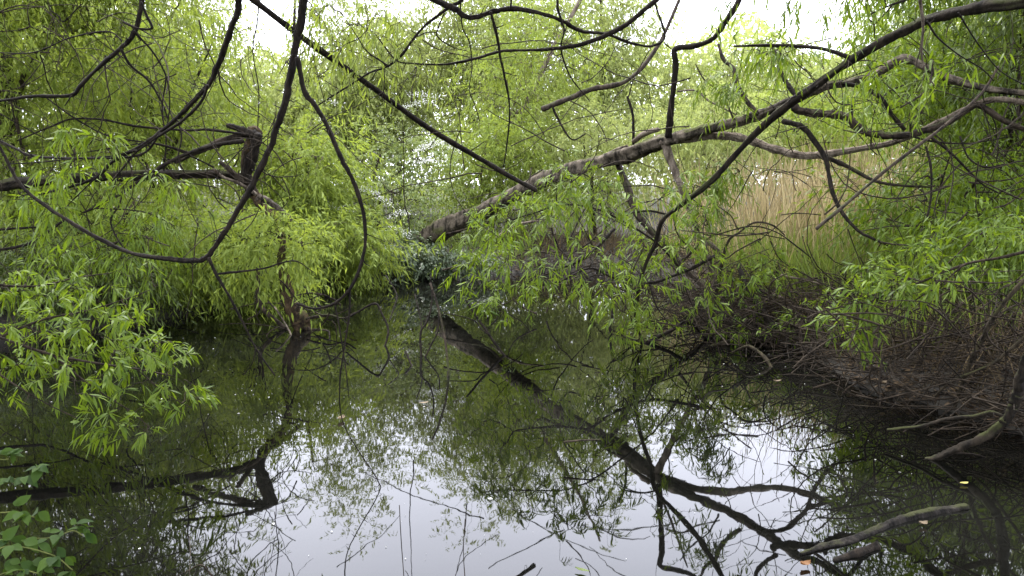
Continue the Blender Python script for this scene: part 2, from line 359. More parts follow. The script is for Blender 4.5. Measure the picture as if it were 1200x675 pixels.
def foliage(root, skel, att, rng, leafmat, twigmat, ns=2, sl=(0.35, 0.8), k=12, L=0.10, W=0.011, strip=False, stems=False,
            up=0.1, droop=0.5, bend=0.25, r_tip=0.003, tint=0.5, tvar=0.22, single=0, single_mat=None, sag=0.06, bias=0.15, sides=3, spread=0.8):
    P, load = grow(skel, att, rng, bias, sag)
    tw = MB(); rr = r_tip * np.sqrt(load); tp = np.linspace(1, 0, P.shape[1])[None]
    multi_tube(tw, P, rr[:, None] * tp + r_tip * (1 - tp), sides)
    stem, B, A, S, sz, tn = shoots(P, rng, ns, sl, k, up, droop, spread)
    if stems: multi_tube(tw, stem, np.linspace(0.0022, 0.0010, 4)[None] * np.ones((len(stem), 1)), 3)
    part('twigs', tw, M[twigmat], root, 'stuff')
    n = len(B); Ls = L * sz * rng.uniform(0.75, 1.2, n); Ws = Ls / L * W * rng.uniform(0.8, 1.2, n)
    ti = np.clip(tint + tn + rng.normal(0, tvar, n), 0, 1); bd = bend * rng.uniform(0.3, 1.7, n)
    if single:
        vis = CAM[None] - B; dist = np.linalg.norm(vis, axis=1)
        rel = B - CAM; z = rel @ FWD; u = 600 + F * (rel @ RIGHT) / z; v = 337.5 - F * (rel @ UP) / z
        face = np.abs(np.sum(np.cross(A, S) * nrm(vis), axis=1))
        score = Ls / dist * (0.35 + face) * ((u > 5) & (u < 1195) & (v > 5) & (v < 670)) * rng.uniform(0.6, 1, n)
        pick = np.argsort(-score)[:single]; keep = np.ones(n, bool); keep[pick] = False
        single_leaves(root, B[pick], A[pick], S[pick], Ls[pick], single_mat or 'near_obj', rng)
    else:
        keep = np.ones(n, bool)
    lf = MB(); leaves(lf, B[keep], A[keep], S[keep], Ls[keep], Ws[keep], ti[keep], bd[keep], strip)
    part('foliage', lf, M[leafmat], root, 'stuff')
    return n

LEAFV = {}
def leaf_variants(mat, width=0.11, fold=0.3):
    key = (mat, width)
    if key not in LEAFV:
        rows = []
        for b in (0.05, 0.15, 0.25, 0.35, 0.5):
            mb = MB(); V = [(0, 0, 0)]; ts = [0.12, 0.32, 0.55, 0.8]; pw = [0.5, 0.95, 0.95, 0.5]
            for t_, w_ in zip(ts, pw):
                z = -b * t_ * t_
                V += [(-width * w_, t_, z + fold * width * w_), (0, t_, z), (width * w_, t_, z + fold * width * w_)]
            V.append((0, 1, -b))
            q = []; tri = [(0, 2, 1), (0, 3, 2), (10, 11, 13), (11, 12, 13)]
            for s in range(3):
                a = 1 + 3 * s; q += [(a, a + 1, a + 4, a + 3), (a + 1, a + 2, a + 5, a + 4)]
            mb.add(V, [np.array(q), np.array(tri)]); rows.append(mb.mesh('leaf', M[mat]))
        LEAFV[key] = rows
    return LEAFV[key]

def single_leaves(root, B, A, S, L, mat, rng, width=0.10, name='leaf', origin=None):
    vs = leaf_variants(mat, width); o0 = np.array(root.location if origin is None else origin)
    N = np.cross(S, A)
    for q in range(len(B)):
        o = bpy.data.objects.new(name, vs[int(rng.integers(len(vs)))]); COL.objects.link(o); o.parent = root
        n_ = N[q] if N[q][2] > 0 else -N[q]
        s_ = np.cross(A[q], n_)
        mt = np.eye(4); mt[:3, 0] = s_ * L[q]; mt[:3, 1] = A[q] * L[q]; mt[:3, 2] = n_ * L[q]; mt[:3, 3] = B[q] - o0
        o.matrix_basis = Matrix(mt.tolist())

def clumps(spec, rng, sub=9, sig=0.28):
    """spec rows: centre px x, y, radius px x, y, distance, depth radius (m), count -> attractors gathered in tufts"""
    out = []
    for cx, cy_, rx, ry, d, dd, n in spec:
        nc = max(3, n // sub)
        c = nrm(rng.normal(0, 1, (nc, 3))) * (rng.random((nc, 1)) ** 0.45)
        q = c[rng.integers(0, nc, n)] + rng.normal(0, sig, (n, 3)) * np.array([1, 1, 1])
        out.append(at(cx + rx * q[:, 0], cy_ + ry * q[:, 1], np.maximum(d + dd * q[:, 2], 0.8)))
    a = np.vstack(out); lo = np.maximum(gz(a[:, 0], a[:, 1]), 0) + 0.10
    a[:, 2] = np.where(a[:, 2] < lo, lo + rng.random(len(a)) * 0.35, a[:, 2]); return a

def tree(name, label, cat, base_px, d, spec, rng, trunk_w=0.16, group=None, leaf='far', twig='far_twig', bark='brown_bark', lean=None, limbs=3, **kw):
    """a rooted tree or shrub: trunk and limbs reaching into its crown clumps"""
    x = at(base_px, HZ, d)[0]; base = np.array([x, d, float(gz(x, d)) - 0.05])
    root = thing(name, label, cat, base, group)
    att = clumps(spec, rng)
    cen = att.mean(0); top = np.array([cen[0], cen[1], att[:, 2].min() + 0.72 * np.ptp(att[:, 2])])
    if lean is not None: trunk = lean
    else:
        h = np.linspace(0, 1, 5)[:, None]
        trunk = base + (top - base) * np.column_stack([h ** 1.5, h ** 1.5, h]) + rng.normal(0, 0.10, (5, 3)) * np.sin(h * math.pi)
    mb = MB(); tp = tube(mb, trunk, np.linspace(trunk_w / 2, trunk_w / 6, len(trunk)), rng, 7, 4, 0.09, 0.2); part('trunk', mb, M[bark], root)
    sk = [tp]
    for q in range(limbs):
        s = tp[int(len(tp) * rng.uniform(0.2, 0.7))]; e = att[rng.integers(len(att))]
        md = (s + e) / 2 + np.array([0, 0, 0.1 * np.linalg.norm(e - s)]) + rng.normal(0, 0.15, 3)
        mb = MB(); sk.append(tube(mb, np.array([s, md, e]), np.array([trunk_w / 4, trunk_w / 6, 0.008]), rng, 6, 5, 0.08, 0.3)); part('limb', mb, M[bark], root)
    foliage(root, np.vstack(sk), att, rng, leaf, twig, **kw)
    return root

def branch(name, label, cat, specs, rng, bark='black_bark', base=None, group=None, sides=8, names=('stem', 'side_branch'), knots=0.15, wig=0.3, grain=0.035, spurs=9):
    """a traced branch: the first spec is its stem, the rest fork from it; each is a part"""
    P0, R0 = line(*specs[0][:5]); root = thing(name, label, cat, P0[0] if base is None else base, group)
    sk = []; SP = []; SR = []
    for q, s in enumerate(specs):
        P, R = line(*s[:5]); mb = MB()
        thick = max(s[3], s[4])
        big = thick > 13
        sk.append(tube(mb, P, R, rng, 22 if big else sides if thick > 6 else 6, 12 if big else 8 if thick > 6 else 5, 0.10, wig, knots * (0.4 if big else 1), grain=grain if big else 0.0))
        part(names[0] if q == 0 else names[1], mb, M[s[5] if len(s) > 5 else bark], root)
        path = sk[-1]; ns_ = int(np.linalg.norm(np.diff(path, axis=0), axis=1).sum() * spurs)
        if ns_ and thick > 3.5:      # short spurs, buds and snapped twiglets
            ix = rng.integers(1, len(path) - 1, ns_); tg = nrm(path[ix + 1] - path[ix - 1]); o_ = path[ix] + (path[ix + 1] - path[ix]) * rng.random((ns_, 1))
            dr = nrm(np.cross(tg, rng.normal(0, 1, (ns_, 3))) + tg * rng.uniform(-0.2, 0.8, (ns_, 1))); l_ = np.minimum(rng.exponential(0.035, ns_) + 0.012, 0.2)
            rad = np.interp(ix, np.linspace(0, len(path) - 1, len(R)), R)
            tt = np.linspace(0, 1, 4)[None, :, None]
            SP.append(o_[:, None] + dr[:, None] * ((rad * 0.7)[:, None, None] + l_[:, None, None] * tt) + rng.normal(0, 0.10, (ns_, 4, 3)) * l_[:, None, None] * tt)
            SR.append(np.minimum(rng.uniform(0.0018, 0.0045, ns_), rad * 0.6)[:, None] * np.array([[1.3, 0.9, 0.75, 0.5]]))
    if SP:
        mb = MB(); multi_tube(mb, np.vstack(SP), np.vstack(SR), 5); part('spurs', mb, M[bark], root, 'stuff')
    return root, np.vstack(sk)

def arcs(root, boxes, rng, mat='twig', name='bare_twigs'):
    mb = MB()
    for x0, x1, y0, y1, d0, d1, n, l0, l1, w0, w1, dy in boxes:
        x = rng.uniform(x0, x1, n); y = rng.uniform(y0, y1, n); d = rng.uniform(d0, d1, n); l = rng.uniform(l0, l1, n); a = rng.uniform(0, 6.28, n)
        t = np.linspace(-0.5, 0.5, 10)[None]; c = rng.normal(0, 0.18, (n, 1)); w = rng.normal(0, 0.012, (n, 10)).cumsum(1)
        u = np.cos(a)[:, None] * t - np.sin(a)[:, None] * (c * (0.25 - t * t) * 4 + w); v = (np.sin(a)[:, None] * t + np.cos(a)[:, None] * (c * (0.25 - t * t) * 4 + w)) * dy
        D = d[:, None] + l[:, None] * rng.normal(0, 0.4, (n, 1)) * t * d[:, None] / F
        P = at(x[:, None] + l[:, None] * u, y[:, None] + l[:, None] * v, D); P[:, :, 2] = np.maximum(P[:, :, 2], -0.05)
        multi_tube(mb, P, 0.5 * rng.uniform(w0, w1, n)[:, None] * D / F * np.linspace(1, 0.5, 10)[None], 5)
    if root is None: return mb
    part(name, mb, M[mat], root, 'stuff')

RS = lambda s: np.random.default_rng(s)
exec_tris = 0

# ---------------------------------------------------------------- background trees and shrubs
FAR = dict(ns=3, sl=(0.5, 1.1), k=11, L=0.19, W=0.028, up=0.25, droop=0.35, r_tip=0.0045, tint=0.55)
far_trees = [
    ('pale feathery willow beyond the top left corner of the pond', -90, 22, [(-90, 40, 120, 210, 22, 2.5, 500)]),
    ('pale willow rising behind the hooked branch at upper left', 110, 24, [(110, 80, 120, 150, 24, 2.5, 600)]),
    ('pale willow just left of the bright sky gap', 225, 25, [(215, 95, 75, 125, 25, 2, 460)]),
    ('pale low willow under the bright sky gap', 350, 26, [(345, 140, 100, 80, 26, 2.5, 480), (395, -20, 45, 80, 26, 1.5, 70)]),
    ('pale willow behind the upper white blossom', 470, 27, [(440, 115, 75, 110, 27, 2.5, 480)]),
    ('pale willow crown behind the leaning brown trunk', 590, 27, [(575, 65, 85, 145, 27, 2.5, 620)]),
    ('pale thin-topped willow right of the leaning brown trunk', 715, 28, [(695, 75, 80, 135, 28, 2.5, 560)]),
    ('low pale willow framed by the broken upright limb', 840, 29, [(840, 140, 95, 75, 29, 2.5, 440)]),
    ('low pale willow beyond the dry reeds', 960, 28, [(960, 130, 95, 80, 28, 2.5, 450)]),
    ('pale willow behind the long overhanging branch at upper right', 1085, 25, [(1085, 90, 80, 130, 25, 2.2, 460)]),
    ('pale tall willow beyond the top right corner', 1240, 22, [(1240, 60, 110, 190, 22, 2.5, 480)]),
]
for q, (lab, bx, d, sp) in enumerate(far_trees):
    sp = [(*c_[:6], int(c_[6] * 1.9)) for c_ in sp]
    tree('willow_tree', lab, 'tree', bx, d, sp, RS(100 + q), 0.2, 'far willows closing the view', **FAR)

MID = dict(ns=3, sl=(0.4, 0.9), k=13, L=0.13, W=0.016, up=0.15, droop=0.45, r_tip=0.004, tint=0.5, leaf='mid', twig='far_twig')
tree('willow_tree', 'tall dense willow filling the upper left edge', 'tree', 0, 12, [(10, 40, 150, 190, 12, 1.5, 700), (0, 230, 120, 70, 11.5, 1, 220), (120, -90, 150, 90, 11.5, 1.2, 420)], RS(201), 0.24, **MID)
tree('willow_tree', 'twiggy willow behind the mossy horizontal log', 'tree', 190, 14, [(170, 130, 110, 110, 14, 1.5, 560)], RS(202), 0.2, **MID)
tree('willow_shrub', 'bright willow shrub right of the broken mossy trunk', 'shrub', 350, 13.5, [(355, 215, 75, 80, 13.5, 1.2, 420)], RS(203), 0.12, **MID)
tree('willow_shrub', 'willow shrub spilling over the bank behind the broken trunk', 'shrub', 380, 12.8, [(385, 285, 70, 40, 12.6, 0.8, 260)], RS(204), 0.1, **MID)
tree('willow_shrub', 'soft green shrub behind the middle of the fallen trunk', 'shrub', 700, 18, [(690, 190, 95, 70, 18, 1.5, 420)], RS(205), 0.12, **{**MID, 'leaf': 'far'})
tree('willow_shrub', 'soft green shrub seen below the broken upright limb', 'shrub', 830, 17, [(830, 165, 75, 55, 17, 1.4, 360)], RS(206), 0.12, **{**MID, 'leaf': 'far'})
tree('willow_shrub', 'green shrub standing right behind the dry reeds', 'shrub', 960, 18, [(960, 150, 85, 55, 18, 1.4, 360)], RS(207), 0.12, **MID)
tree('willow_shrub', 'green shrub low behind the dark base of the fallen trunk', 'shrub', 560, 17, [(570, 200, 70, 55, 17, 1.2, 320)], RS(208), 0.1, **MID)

# leaning brown trunk and its crown
ln, lr = line('548,262 575,205 600,160 622,112 645,62 662,32 690,-20 715,-80', 18, 19, 9, 6)
tree('leaning_willow', 'thin brown trunk leaning right through pale leaves above the fallen trunk', 'tree', 548, 18,
     [(640, 60, 90, 70, 18.5, 1.2, 330), (600, 140, 60, 50, 18, 1, 150)], RS(210), 0.18, lean=ln, leaf='mid', twig='far_twig', bark='pale_wood',
     ns=2, sl=(0.4, 0.8), k=12, L=0.13, W=0.014, r_tip=0.004, droop=0.5)
root, sk = branch('broken_bough', 'short pale snapped bough hanging over the middle of the fallen trunk', 'dead bough',
                  [('830,-90 795,0 765,62 735,92 710,100 690,105 660,117 636,128', 16.5, 15.5, 3, 12, 'brown_bark'), ('648,126 655,142 664,158 673,164 686,157', 15.5, 15.4, 5, 2.5, 'black_bark'),
                   ('668,118 690,130 705,150 712,168', 15.5, 15.4, 2.5, 1.5, 'twig')], RS(211), base=at(830, -90, 16.5))

# right-hand willow, dense and darker
RT = dict(ns=3, sl=(0.35, 0.8), k=12, L=0.11, W=0.0135, up=0.05, droop=0.55, r_tip=0.0035, tint=0.5, leaf='near', twig='twig', stems=False)
tree('willow_tree', 'dense deep green willow filling the upper right edge', 'tree', 1180, 10.5, [(1150, 70, 130, 110, 11.2, 1.1, 640), (1190, 220, 130, 90, 10.8, 1.0, 560), (1160, -70, 150, 80, 9.6, 1.0, 420)], RS(220), 0.24, **RT)
tree('willow_shrub', 'green willow shrub on the right bank below the crossed limbs', 'shrub', 1130, 9, [(1110, 250, 100, 60, 9, 0.9, 330), (1200, 300, 90, 45, 7.5, 0.7, 200)], RS(221), 0.1, **RT)
# tall willow out at the right whose crown shows in the water
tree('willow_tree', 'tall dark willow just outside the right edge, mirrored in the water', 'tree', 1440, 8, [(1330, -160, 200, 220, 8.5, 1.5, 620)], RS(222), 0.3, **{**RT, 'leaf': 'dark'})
# left thicket
LT = dict(ns=3, sl=(0.35, 0.75), k=12, L=0.11, W=0.013, up=0.1, droop=0.5, r_tip=0.0035, tint=0.5, leaf='mid', twig='twig')
tree('willow_tree', 'tall dark willow just outside the left edge, mirrored in the water', 'tree', -200, 9.5, [(-120, -130, 210, 220, 9.5, 1.6, 560)], RS(230), 0.3, **LT)
tree('willow_shrub', 'leafy willow shrub under the mossy horizontal log', 'shrub', 130, 10.5, [(120, 275, 130, 50, 10.5, 0.8, 270), (230, 300, 90, 40, 10, 0.6, 170)], RS(231), 0.1, **LT)
tree('willow_shrub', 'low willow shrub crowding the foot of the broken trunk', 'shrub', 285, 10.6, [(275, 290, 60, 45, 10.5, 0.5, 150), (300, 335, 40, 18, 10.3, 0.3, 60), (358, 275, 26, 28, 8.7, 0.2, 20), (302, 292, 26, 28, 8.7, 0.2, 20), (318, 256, 14, 8, 8.7, 0.15, 5)], RS(232), 0.08, **LT)
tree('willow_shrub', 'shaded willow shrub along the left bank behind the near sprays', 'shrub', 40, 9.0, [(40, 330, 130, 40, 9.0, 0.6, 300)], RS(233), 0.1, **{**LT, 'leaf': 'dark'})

# unseen willows around the viewpoint, added to shade the near water and hanging branches
def shade_tree(label, base, crown, rad, n, seed):
    rng = RS(seed); base = np.array([base[0], base[1], float(gz(*base)) - 0.05]); root = thing('willow_tree', label, 'tree', base)
    nc = n // 9; c_ = nrm(rng.normal(0, 1, (nc, 3))) * rng.random((nc, 1)) ** 0.4
    att = np.array(crown) + (c_[rng.integers(0, nc, n)] + rng.normal(0, 0.16, (n, 3))) * np.array(rad)
    h = np.linspace(0, 1, 6)[:, None]; top = np.array(crown); trunk = base + (top - base) * np.column_stack([h ** 1.6, h ** 1.6, h]) + rng.normal(0, 0.08, (6, 3)) * np.sin(h * math.pi)
    mb = MB(); tp = tube(mb, trunk, np.linspace(0.19, 0.07, 6), rng, 9, 5, 0.07, 0.2); part('trunk', mb, M['brown_bark'], root)
    foliage(root, tp, att, rng, 'near', 'twig', ns=3, sl=(0.4, 0.8), k=12, L=0.16, W=0.026, droop=0.5, r_tip=0.004)
shade_tree('unseen willow added on the near left bank, arching over the viewpoint for shade', (-4.2, -0.8), (-3.2, 2.4, 6.6), (3.4, 3.6, 1.5), 700, 280)
shade_tree('unseen willow added on the near right bank, arching over the viewpoint for shade', (4.6, -0.2), (3.4, 2.4, 6.8), (3.4, 3.6, 1.5), 700, 281)
shade_tree('unseen willow added for shade on the near bank behind the viewpoint', (0.6, -4.5), (0.2, -3.5, 5.0), (4.0, 2.5, 2.2), 450, 282)

# hawthorn in blossom
hrng = RS(240)
hspec = [(440, 240, 75, 60, 14.9, 0.9, 520), (490, 190, 45, 40, 15.6, 0.6, 180), (420, 290, 50, 25, 14.2, 0.5, 140)]
haw = tree('hawthorn_bush', 'hawthorn bush with white blossom sprays on the far bank', 'bush', 440, 15.0, hspec, hrng, 0.14, leaf='haw', twig='twig',
           ns=2, sl=(0.2, 0.45), k=10, L=0.055, W=0.018, up=0.15, droop=0.3, r_tip=0.004, tint=0.55)
def blossom_sprays(spec, rng):
    mb = MB()
    for x, y, lx, slope, d, n in spec:
        n = int(n * 1.05)
        t_ = rng.random(n); px_ = x + lx * t_ + rng.normal(0, 2.5, n); py_ = y + slope * lx * t_ - 3.5 * np.sin(t_ * 3.1) + rng.normal(0, 2.2, n)
        c = at(px_, py_, d + rng.normal(0, 0.08, n)); A = nrm(rng.normal(0, 1, (n, 3)) + [0, -0.5, 0.6]); S = nrm(np.cross(A, rng.normal(0, 1, (n, 3))))
        L_ = rng.uniform(0.012, 0.024, n)
        leaves(mb, c - A * L_[:, None] / 2, A, S, L_, L_ * 0.5, rng.random(n), np.zeros(n))
    return mb
bl = [(485, 178, 38, -0.3, 13.7, 300), (488, 190, 30, 0.05, 13.7, 180), (470, 128, 40, -0.2, 14, 160), (478, 112, 30, 0.1, 14, 110), (405, 205, 20, 0.3, 13.3, 110), (420, 222, 26, 0.3, 13.2, 150),
      (440, 232, 20, 0.5, 13.2, 110), (395, 245, 20, 0.2, 13.0, 90), (455, 255, 25, -0.2, 13.1, 110), (455, 268, 25, 0.3, 13.1, 120),
      (380, 245, 14, 0, 13, 60), (445, 290, 18, 0.2, 13, 60), (520, 172, 20, 0.4, 13.8, 70), (380, 120, 22, 0.3, 14, 70), (372, 140, 18, 0.6, 14, 60)]
part('blossom', blossom_sprays(bl, RS(241)), M['petal'], haw, 'stuff')

# grey-green herbs draping the far bank
tree('nettle_clump', 'grey-green leafy herbs hanging over the far bank below the trunk base', 'plant', 490, 14.0, [(495, 303, 45, 14, 13.6, 0.3, 190), (450, 300, 40, 20, 13.6, 0.4, 130), (476, 288, 22, 12, 13.9, 0.3, 70), (545, 306, 32, 10, 13.7, 0.3, 80)],
     RS(250), 0.03, leaf='herb', twig='green_stem', limbs=2, ns=2, sl=(0.12, 0.3), k=9, L=0.075, W=0.02, up=0.3, droop=0.4, r_tip=0.003, tint=0.6)

# a far-off wood that reads as one mass
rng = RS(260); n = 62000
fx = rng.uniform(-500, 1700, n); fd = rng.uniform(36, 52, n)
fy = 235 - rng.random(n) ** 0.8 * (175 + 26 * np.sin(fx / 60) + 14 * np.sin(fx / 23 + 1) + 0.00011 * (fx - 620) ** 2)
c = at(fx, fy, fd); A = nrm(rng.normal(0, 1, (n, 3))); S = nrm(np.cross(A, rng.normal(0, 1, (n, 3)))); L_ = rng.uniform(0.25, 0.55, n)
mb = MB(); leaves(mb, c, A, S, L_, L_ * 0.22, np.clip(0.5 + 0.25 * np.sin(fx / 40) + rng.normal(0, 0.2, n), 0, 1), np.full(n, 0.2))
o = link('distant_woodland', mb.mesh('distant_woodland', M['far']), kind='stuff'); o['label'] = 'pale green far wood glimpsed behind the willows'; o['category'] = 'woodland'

# ---------------------------------------------------------------- reeds, sedge, litter, brushwood
def blades(mb, B, H, W, lean, rng, tint, segs=3):
    n = len(B); D = nrm(np.column_stack([rng.normal(0, lean, n), rng.normal(0, lean, n), np.ones(n)])); az = rng.random(n) * 6.28
    bend = np.column_stack([np.cos(az), np.sin(az), -0.35 * np.ones(n)]) * rng.uniform(0.02, 0.30, (n, 1))
    th = rng.random(n) * 3.14; S = np.column_stack([np.cos(th), np.sin(th), np.zeros(n)])
    rows = []
    for q in range(segs):
        t_ = q / segs; c_ = B + D * (H * t_)[:, None] + bend * (H * t_ * t_)[:, None]; w_ = (W * (1 - 0.5 * t_))[:, None]
        rows += [c_ - S * w_, c_ + S * w_]
    rows.append(B + D * H[:, None] + bend * H[:, None]); k = len(rows); V = np.stack(rows, 1); i = np.arange(n)[:, None] * k
    q = np.concatenate([i + np.array([2 * s, 2 * s + 1, 2 * s + 3, 2 * s + 2]) for s in range(segs - 1)])
    mb.add(V.reshape(-1, 3), [q, i + np.array([k - 3, k - 2, k - 1])], np.repeat(tint, k))

def scatter(n, x0, x1, y0, y1, rng, keep):
    x = rng.uniform(x0, x1, n * 3); y = rng.uniform(y0, y1, n * 3); d = pond_dist(x, y); ok = keep(x, y, d)
    x, y = x[ok][:n], y[ok][:n]; return np.column_stack([x, y, gz(x, y) - 0.03])

rng = RS(300)
def add_stuff(name, label, cat, mb, mat):
    o = link(name, mb.mesh(name, M[mat]), kind='stuff'); o['label'] = label; o['category'] = cat; return o
B = scatter(1500, 2.4, 8.6, 9.3, 15.5, rng, lambda x, y, d: (d > 0.6) & (x / y > 0.19) & (x / y < 0.53) & (rng.random(len(x)) < 0.35 + 0.65 * (np.sin(x * 2.1 + y) > -0.2)))
mb = MB(); H = rng.uniform(1.3, 2.4, len(B)); blades(mb, B, H, rng.uniform(0.006, 0.014, len(B)), 0.2, rng, rng.random(len(B)), 3)
add_stuff('dry_reeds', 'bed of dry straw-coloured reeds behind the right bank', 'reeds', mb, 'reed_dry')
B = scatter(9000, 2.3, 8.5, 6.3, 13, rng, lambda x, y, d: (d > 0.40) & (x / y > 0.2) & (rng.random(len(x)) < 0.3 + 0.7 * (np.sin(x * 3.1 + y * 1.7) > 0)))
mb = MB(); blades(mb, B, rng.uniform(0.35, 1.15, len(B)), rng.uniform(0.005, 0.010, len(B)), 0.22, rng, rng.random(len(B)), 3)
add_stuff('green_sedge', 'green sedge blades growing in front of the dry reeds', 'sedge', mb, 'sedge')
B = scatter(5500, 2.3, 7, 3.4, 12, rng, lambda x, y, d: (d > 0.05) & (d < 2.4))
mb = MB(); blades(mb, B, rng.uniform(0.25, 0.7, len(B)), rng.uniform(0.003, 0.006, len(B)), 0.55, rng, rng.random(len(B)), 3)
add_stuff('dead_grass', 'brown dead grass tangled along the right bank', 'grass', mb, 'straw')
B = scatter(1500, 0.0, 4.0, 12, 17.5, rng, lambda x, y, d: (d > 0.0) & (d < 2.6))
mb = MB(); blades(mb, B, rng.uniform(0.25, 0.8, len(B)), rng.uniform(0.004, 0.009, len(B)), 0.6, rng, rng.random(len(B)) * 0.7, 3)
add_stuff('dead_sedge', 'flattened brown sedge behind the fallen trunk', 'grass', mb, 'straw')
B = scatter(5000, -9, 0.5, 8, 18, rng, lambda x, y, d: (d > 0.1) & (d < 4))
mb = MB(); blades(mb, B, rng.uniform(0.2, 0.7, len(B)), rng.uniform(0.005, 0.010, len(B)), 0.35, rng, rng.random(len(B)), 3)
add_stuff('bank_grass', 'rough green grass under the shrubs on the left and far banks', 'grass', mb, 'sedge')
B = np.vstack([scatter(9000, -9, 8, 1, 19, rng, lambda x, y, d: (d > -0.05) & (d < 2.5)), scatter(5000, 2.8, 6.5, 3.2, 9, rng, lambda x, y, d: (d > -0.02) & (d < 2.2))]); B[:, 2] += 0.045
n = len(B); A = nrm(rng.normal(0, 1, (n, 3)) * [1, 1, 0.25]); S = nrm(np.cross(A, [0, 0, 1.] + rng.normal(0, 0.3, (n, 3)))); L_ = rng.uniform(0.04, 0.11, n)
mb = MB(); leaves(mb, B, A, S, L_, L_ * 0.2, rng.random(n), rng.uniform(-0.2, 0.2, n)); add_stuff('leaf_litter', 'brown leaf litter strewn over the muddy banks', 'leaf litter', mb, 'litter')

def sticks(n, x0, x1, y0, y1, keep, zmax, ln_, rad, rng, flat=0.35, toward=None):
    B = scatter(n, x0, x1, y0, y1, rng, keep); n = len(B); B[:, 2] = np.maximum(B[:, 2], 0.0) + rng.random(n) ** 1.6 * zmax
    D = nrm(rng.normal(0, 1, (n, 3)) * [1, 1, flat]); l = rng.uniform(*ln_, n); tt = np.linspace(-0.5, 0.5, 6)[None, :, None]
    crv = nrm(np.cross(D, rng.normal(0, 1, (n, 3)))) * rng.uniform(0.0, 0.22, (n, 1))
    P = B[:, None] + D[:, None] * (l[:, None, None] * tt) + crv[:, None] * (l[:, None, None] * (0.25 - tt ** 2) * 2) + rng.normal(0, 0.012, (n, 6, 3))
    P[:, :, 2] = np.maximum(P[:, :, 2], -0.03)
    R = rng.uniform(*rad, n)[:, None] * np.linspace(1, 0.45, 6)[None]
    return P, R
rng = RS(310); mb = MB()
P, R = sticks(1300, 2.2, 6, 4.4, 10.5, lambda x, y, d: (d > -0.3) & (d < 1.0), 0.40, (0.4, 1.5), (0.003, 0.010), rng, 0.45); multi_tube(mb, P, R * 0.75, 4)
P, R = sticks(800, 2.8, 6, 3.5, 8.5, lambda x, y, d: (d > 0.3) & (d < 2.6), 0.35, (0.3, 1.2), (0.002, 0.007), rng, 0.5); multi_tube(mb, P, R, 4)
P, R = sticks(330, 0.0, 4.2, 7.6, 16.5, lambda x, y, d: (d > -0.7) & (d < 0.6), 0.4, (0.4, 1.4), (0.003, 0.009), rng, 0.4); multi_tube(mb, P, R, 4)
add_stuff('brushwood', 'tangle of thin dead brown twigs along the right bank', 'brushwood', mb, 'brush')
rng = RS(311); mb = MB()
P, R = sticks(420, -7.5, 1.5, 7.5, 17, lambda x, y, d: (d > -0.35) & (d < 1.2), 0.45, (0.4, 1.3), (0.003, 0.009), rng, 0.5); multi_tube(mb, P, R, 4)
add_stuff('bank_twigs', 'thin dead twigs and roots at the foot of the left and far banks', 'twigs', mb, 'brush')

add_stuff('overhanging_brush', 'dark dead twigs arching out of the right bank over the waterline', 'brushwood',
          arcs(None, [(830, 1010, 335, 420, 7.4, 8.8, 75, 40, 150, 1.0, 2.6, 0.7), (980, 1220, 330, 480, 5.2, 6.4, 90, 50, 190, 1.0, 3.2, 0.7), (700, 880, 330, 420, 7.8, 8.8, 36, 30, 110, 1.0, 2.2, 0.7)], RS(320)), 'twig')

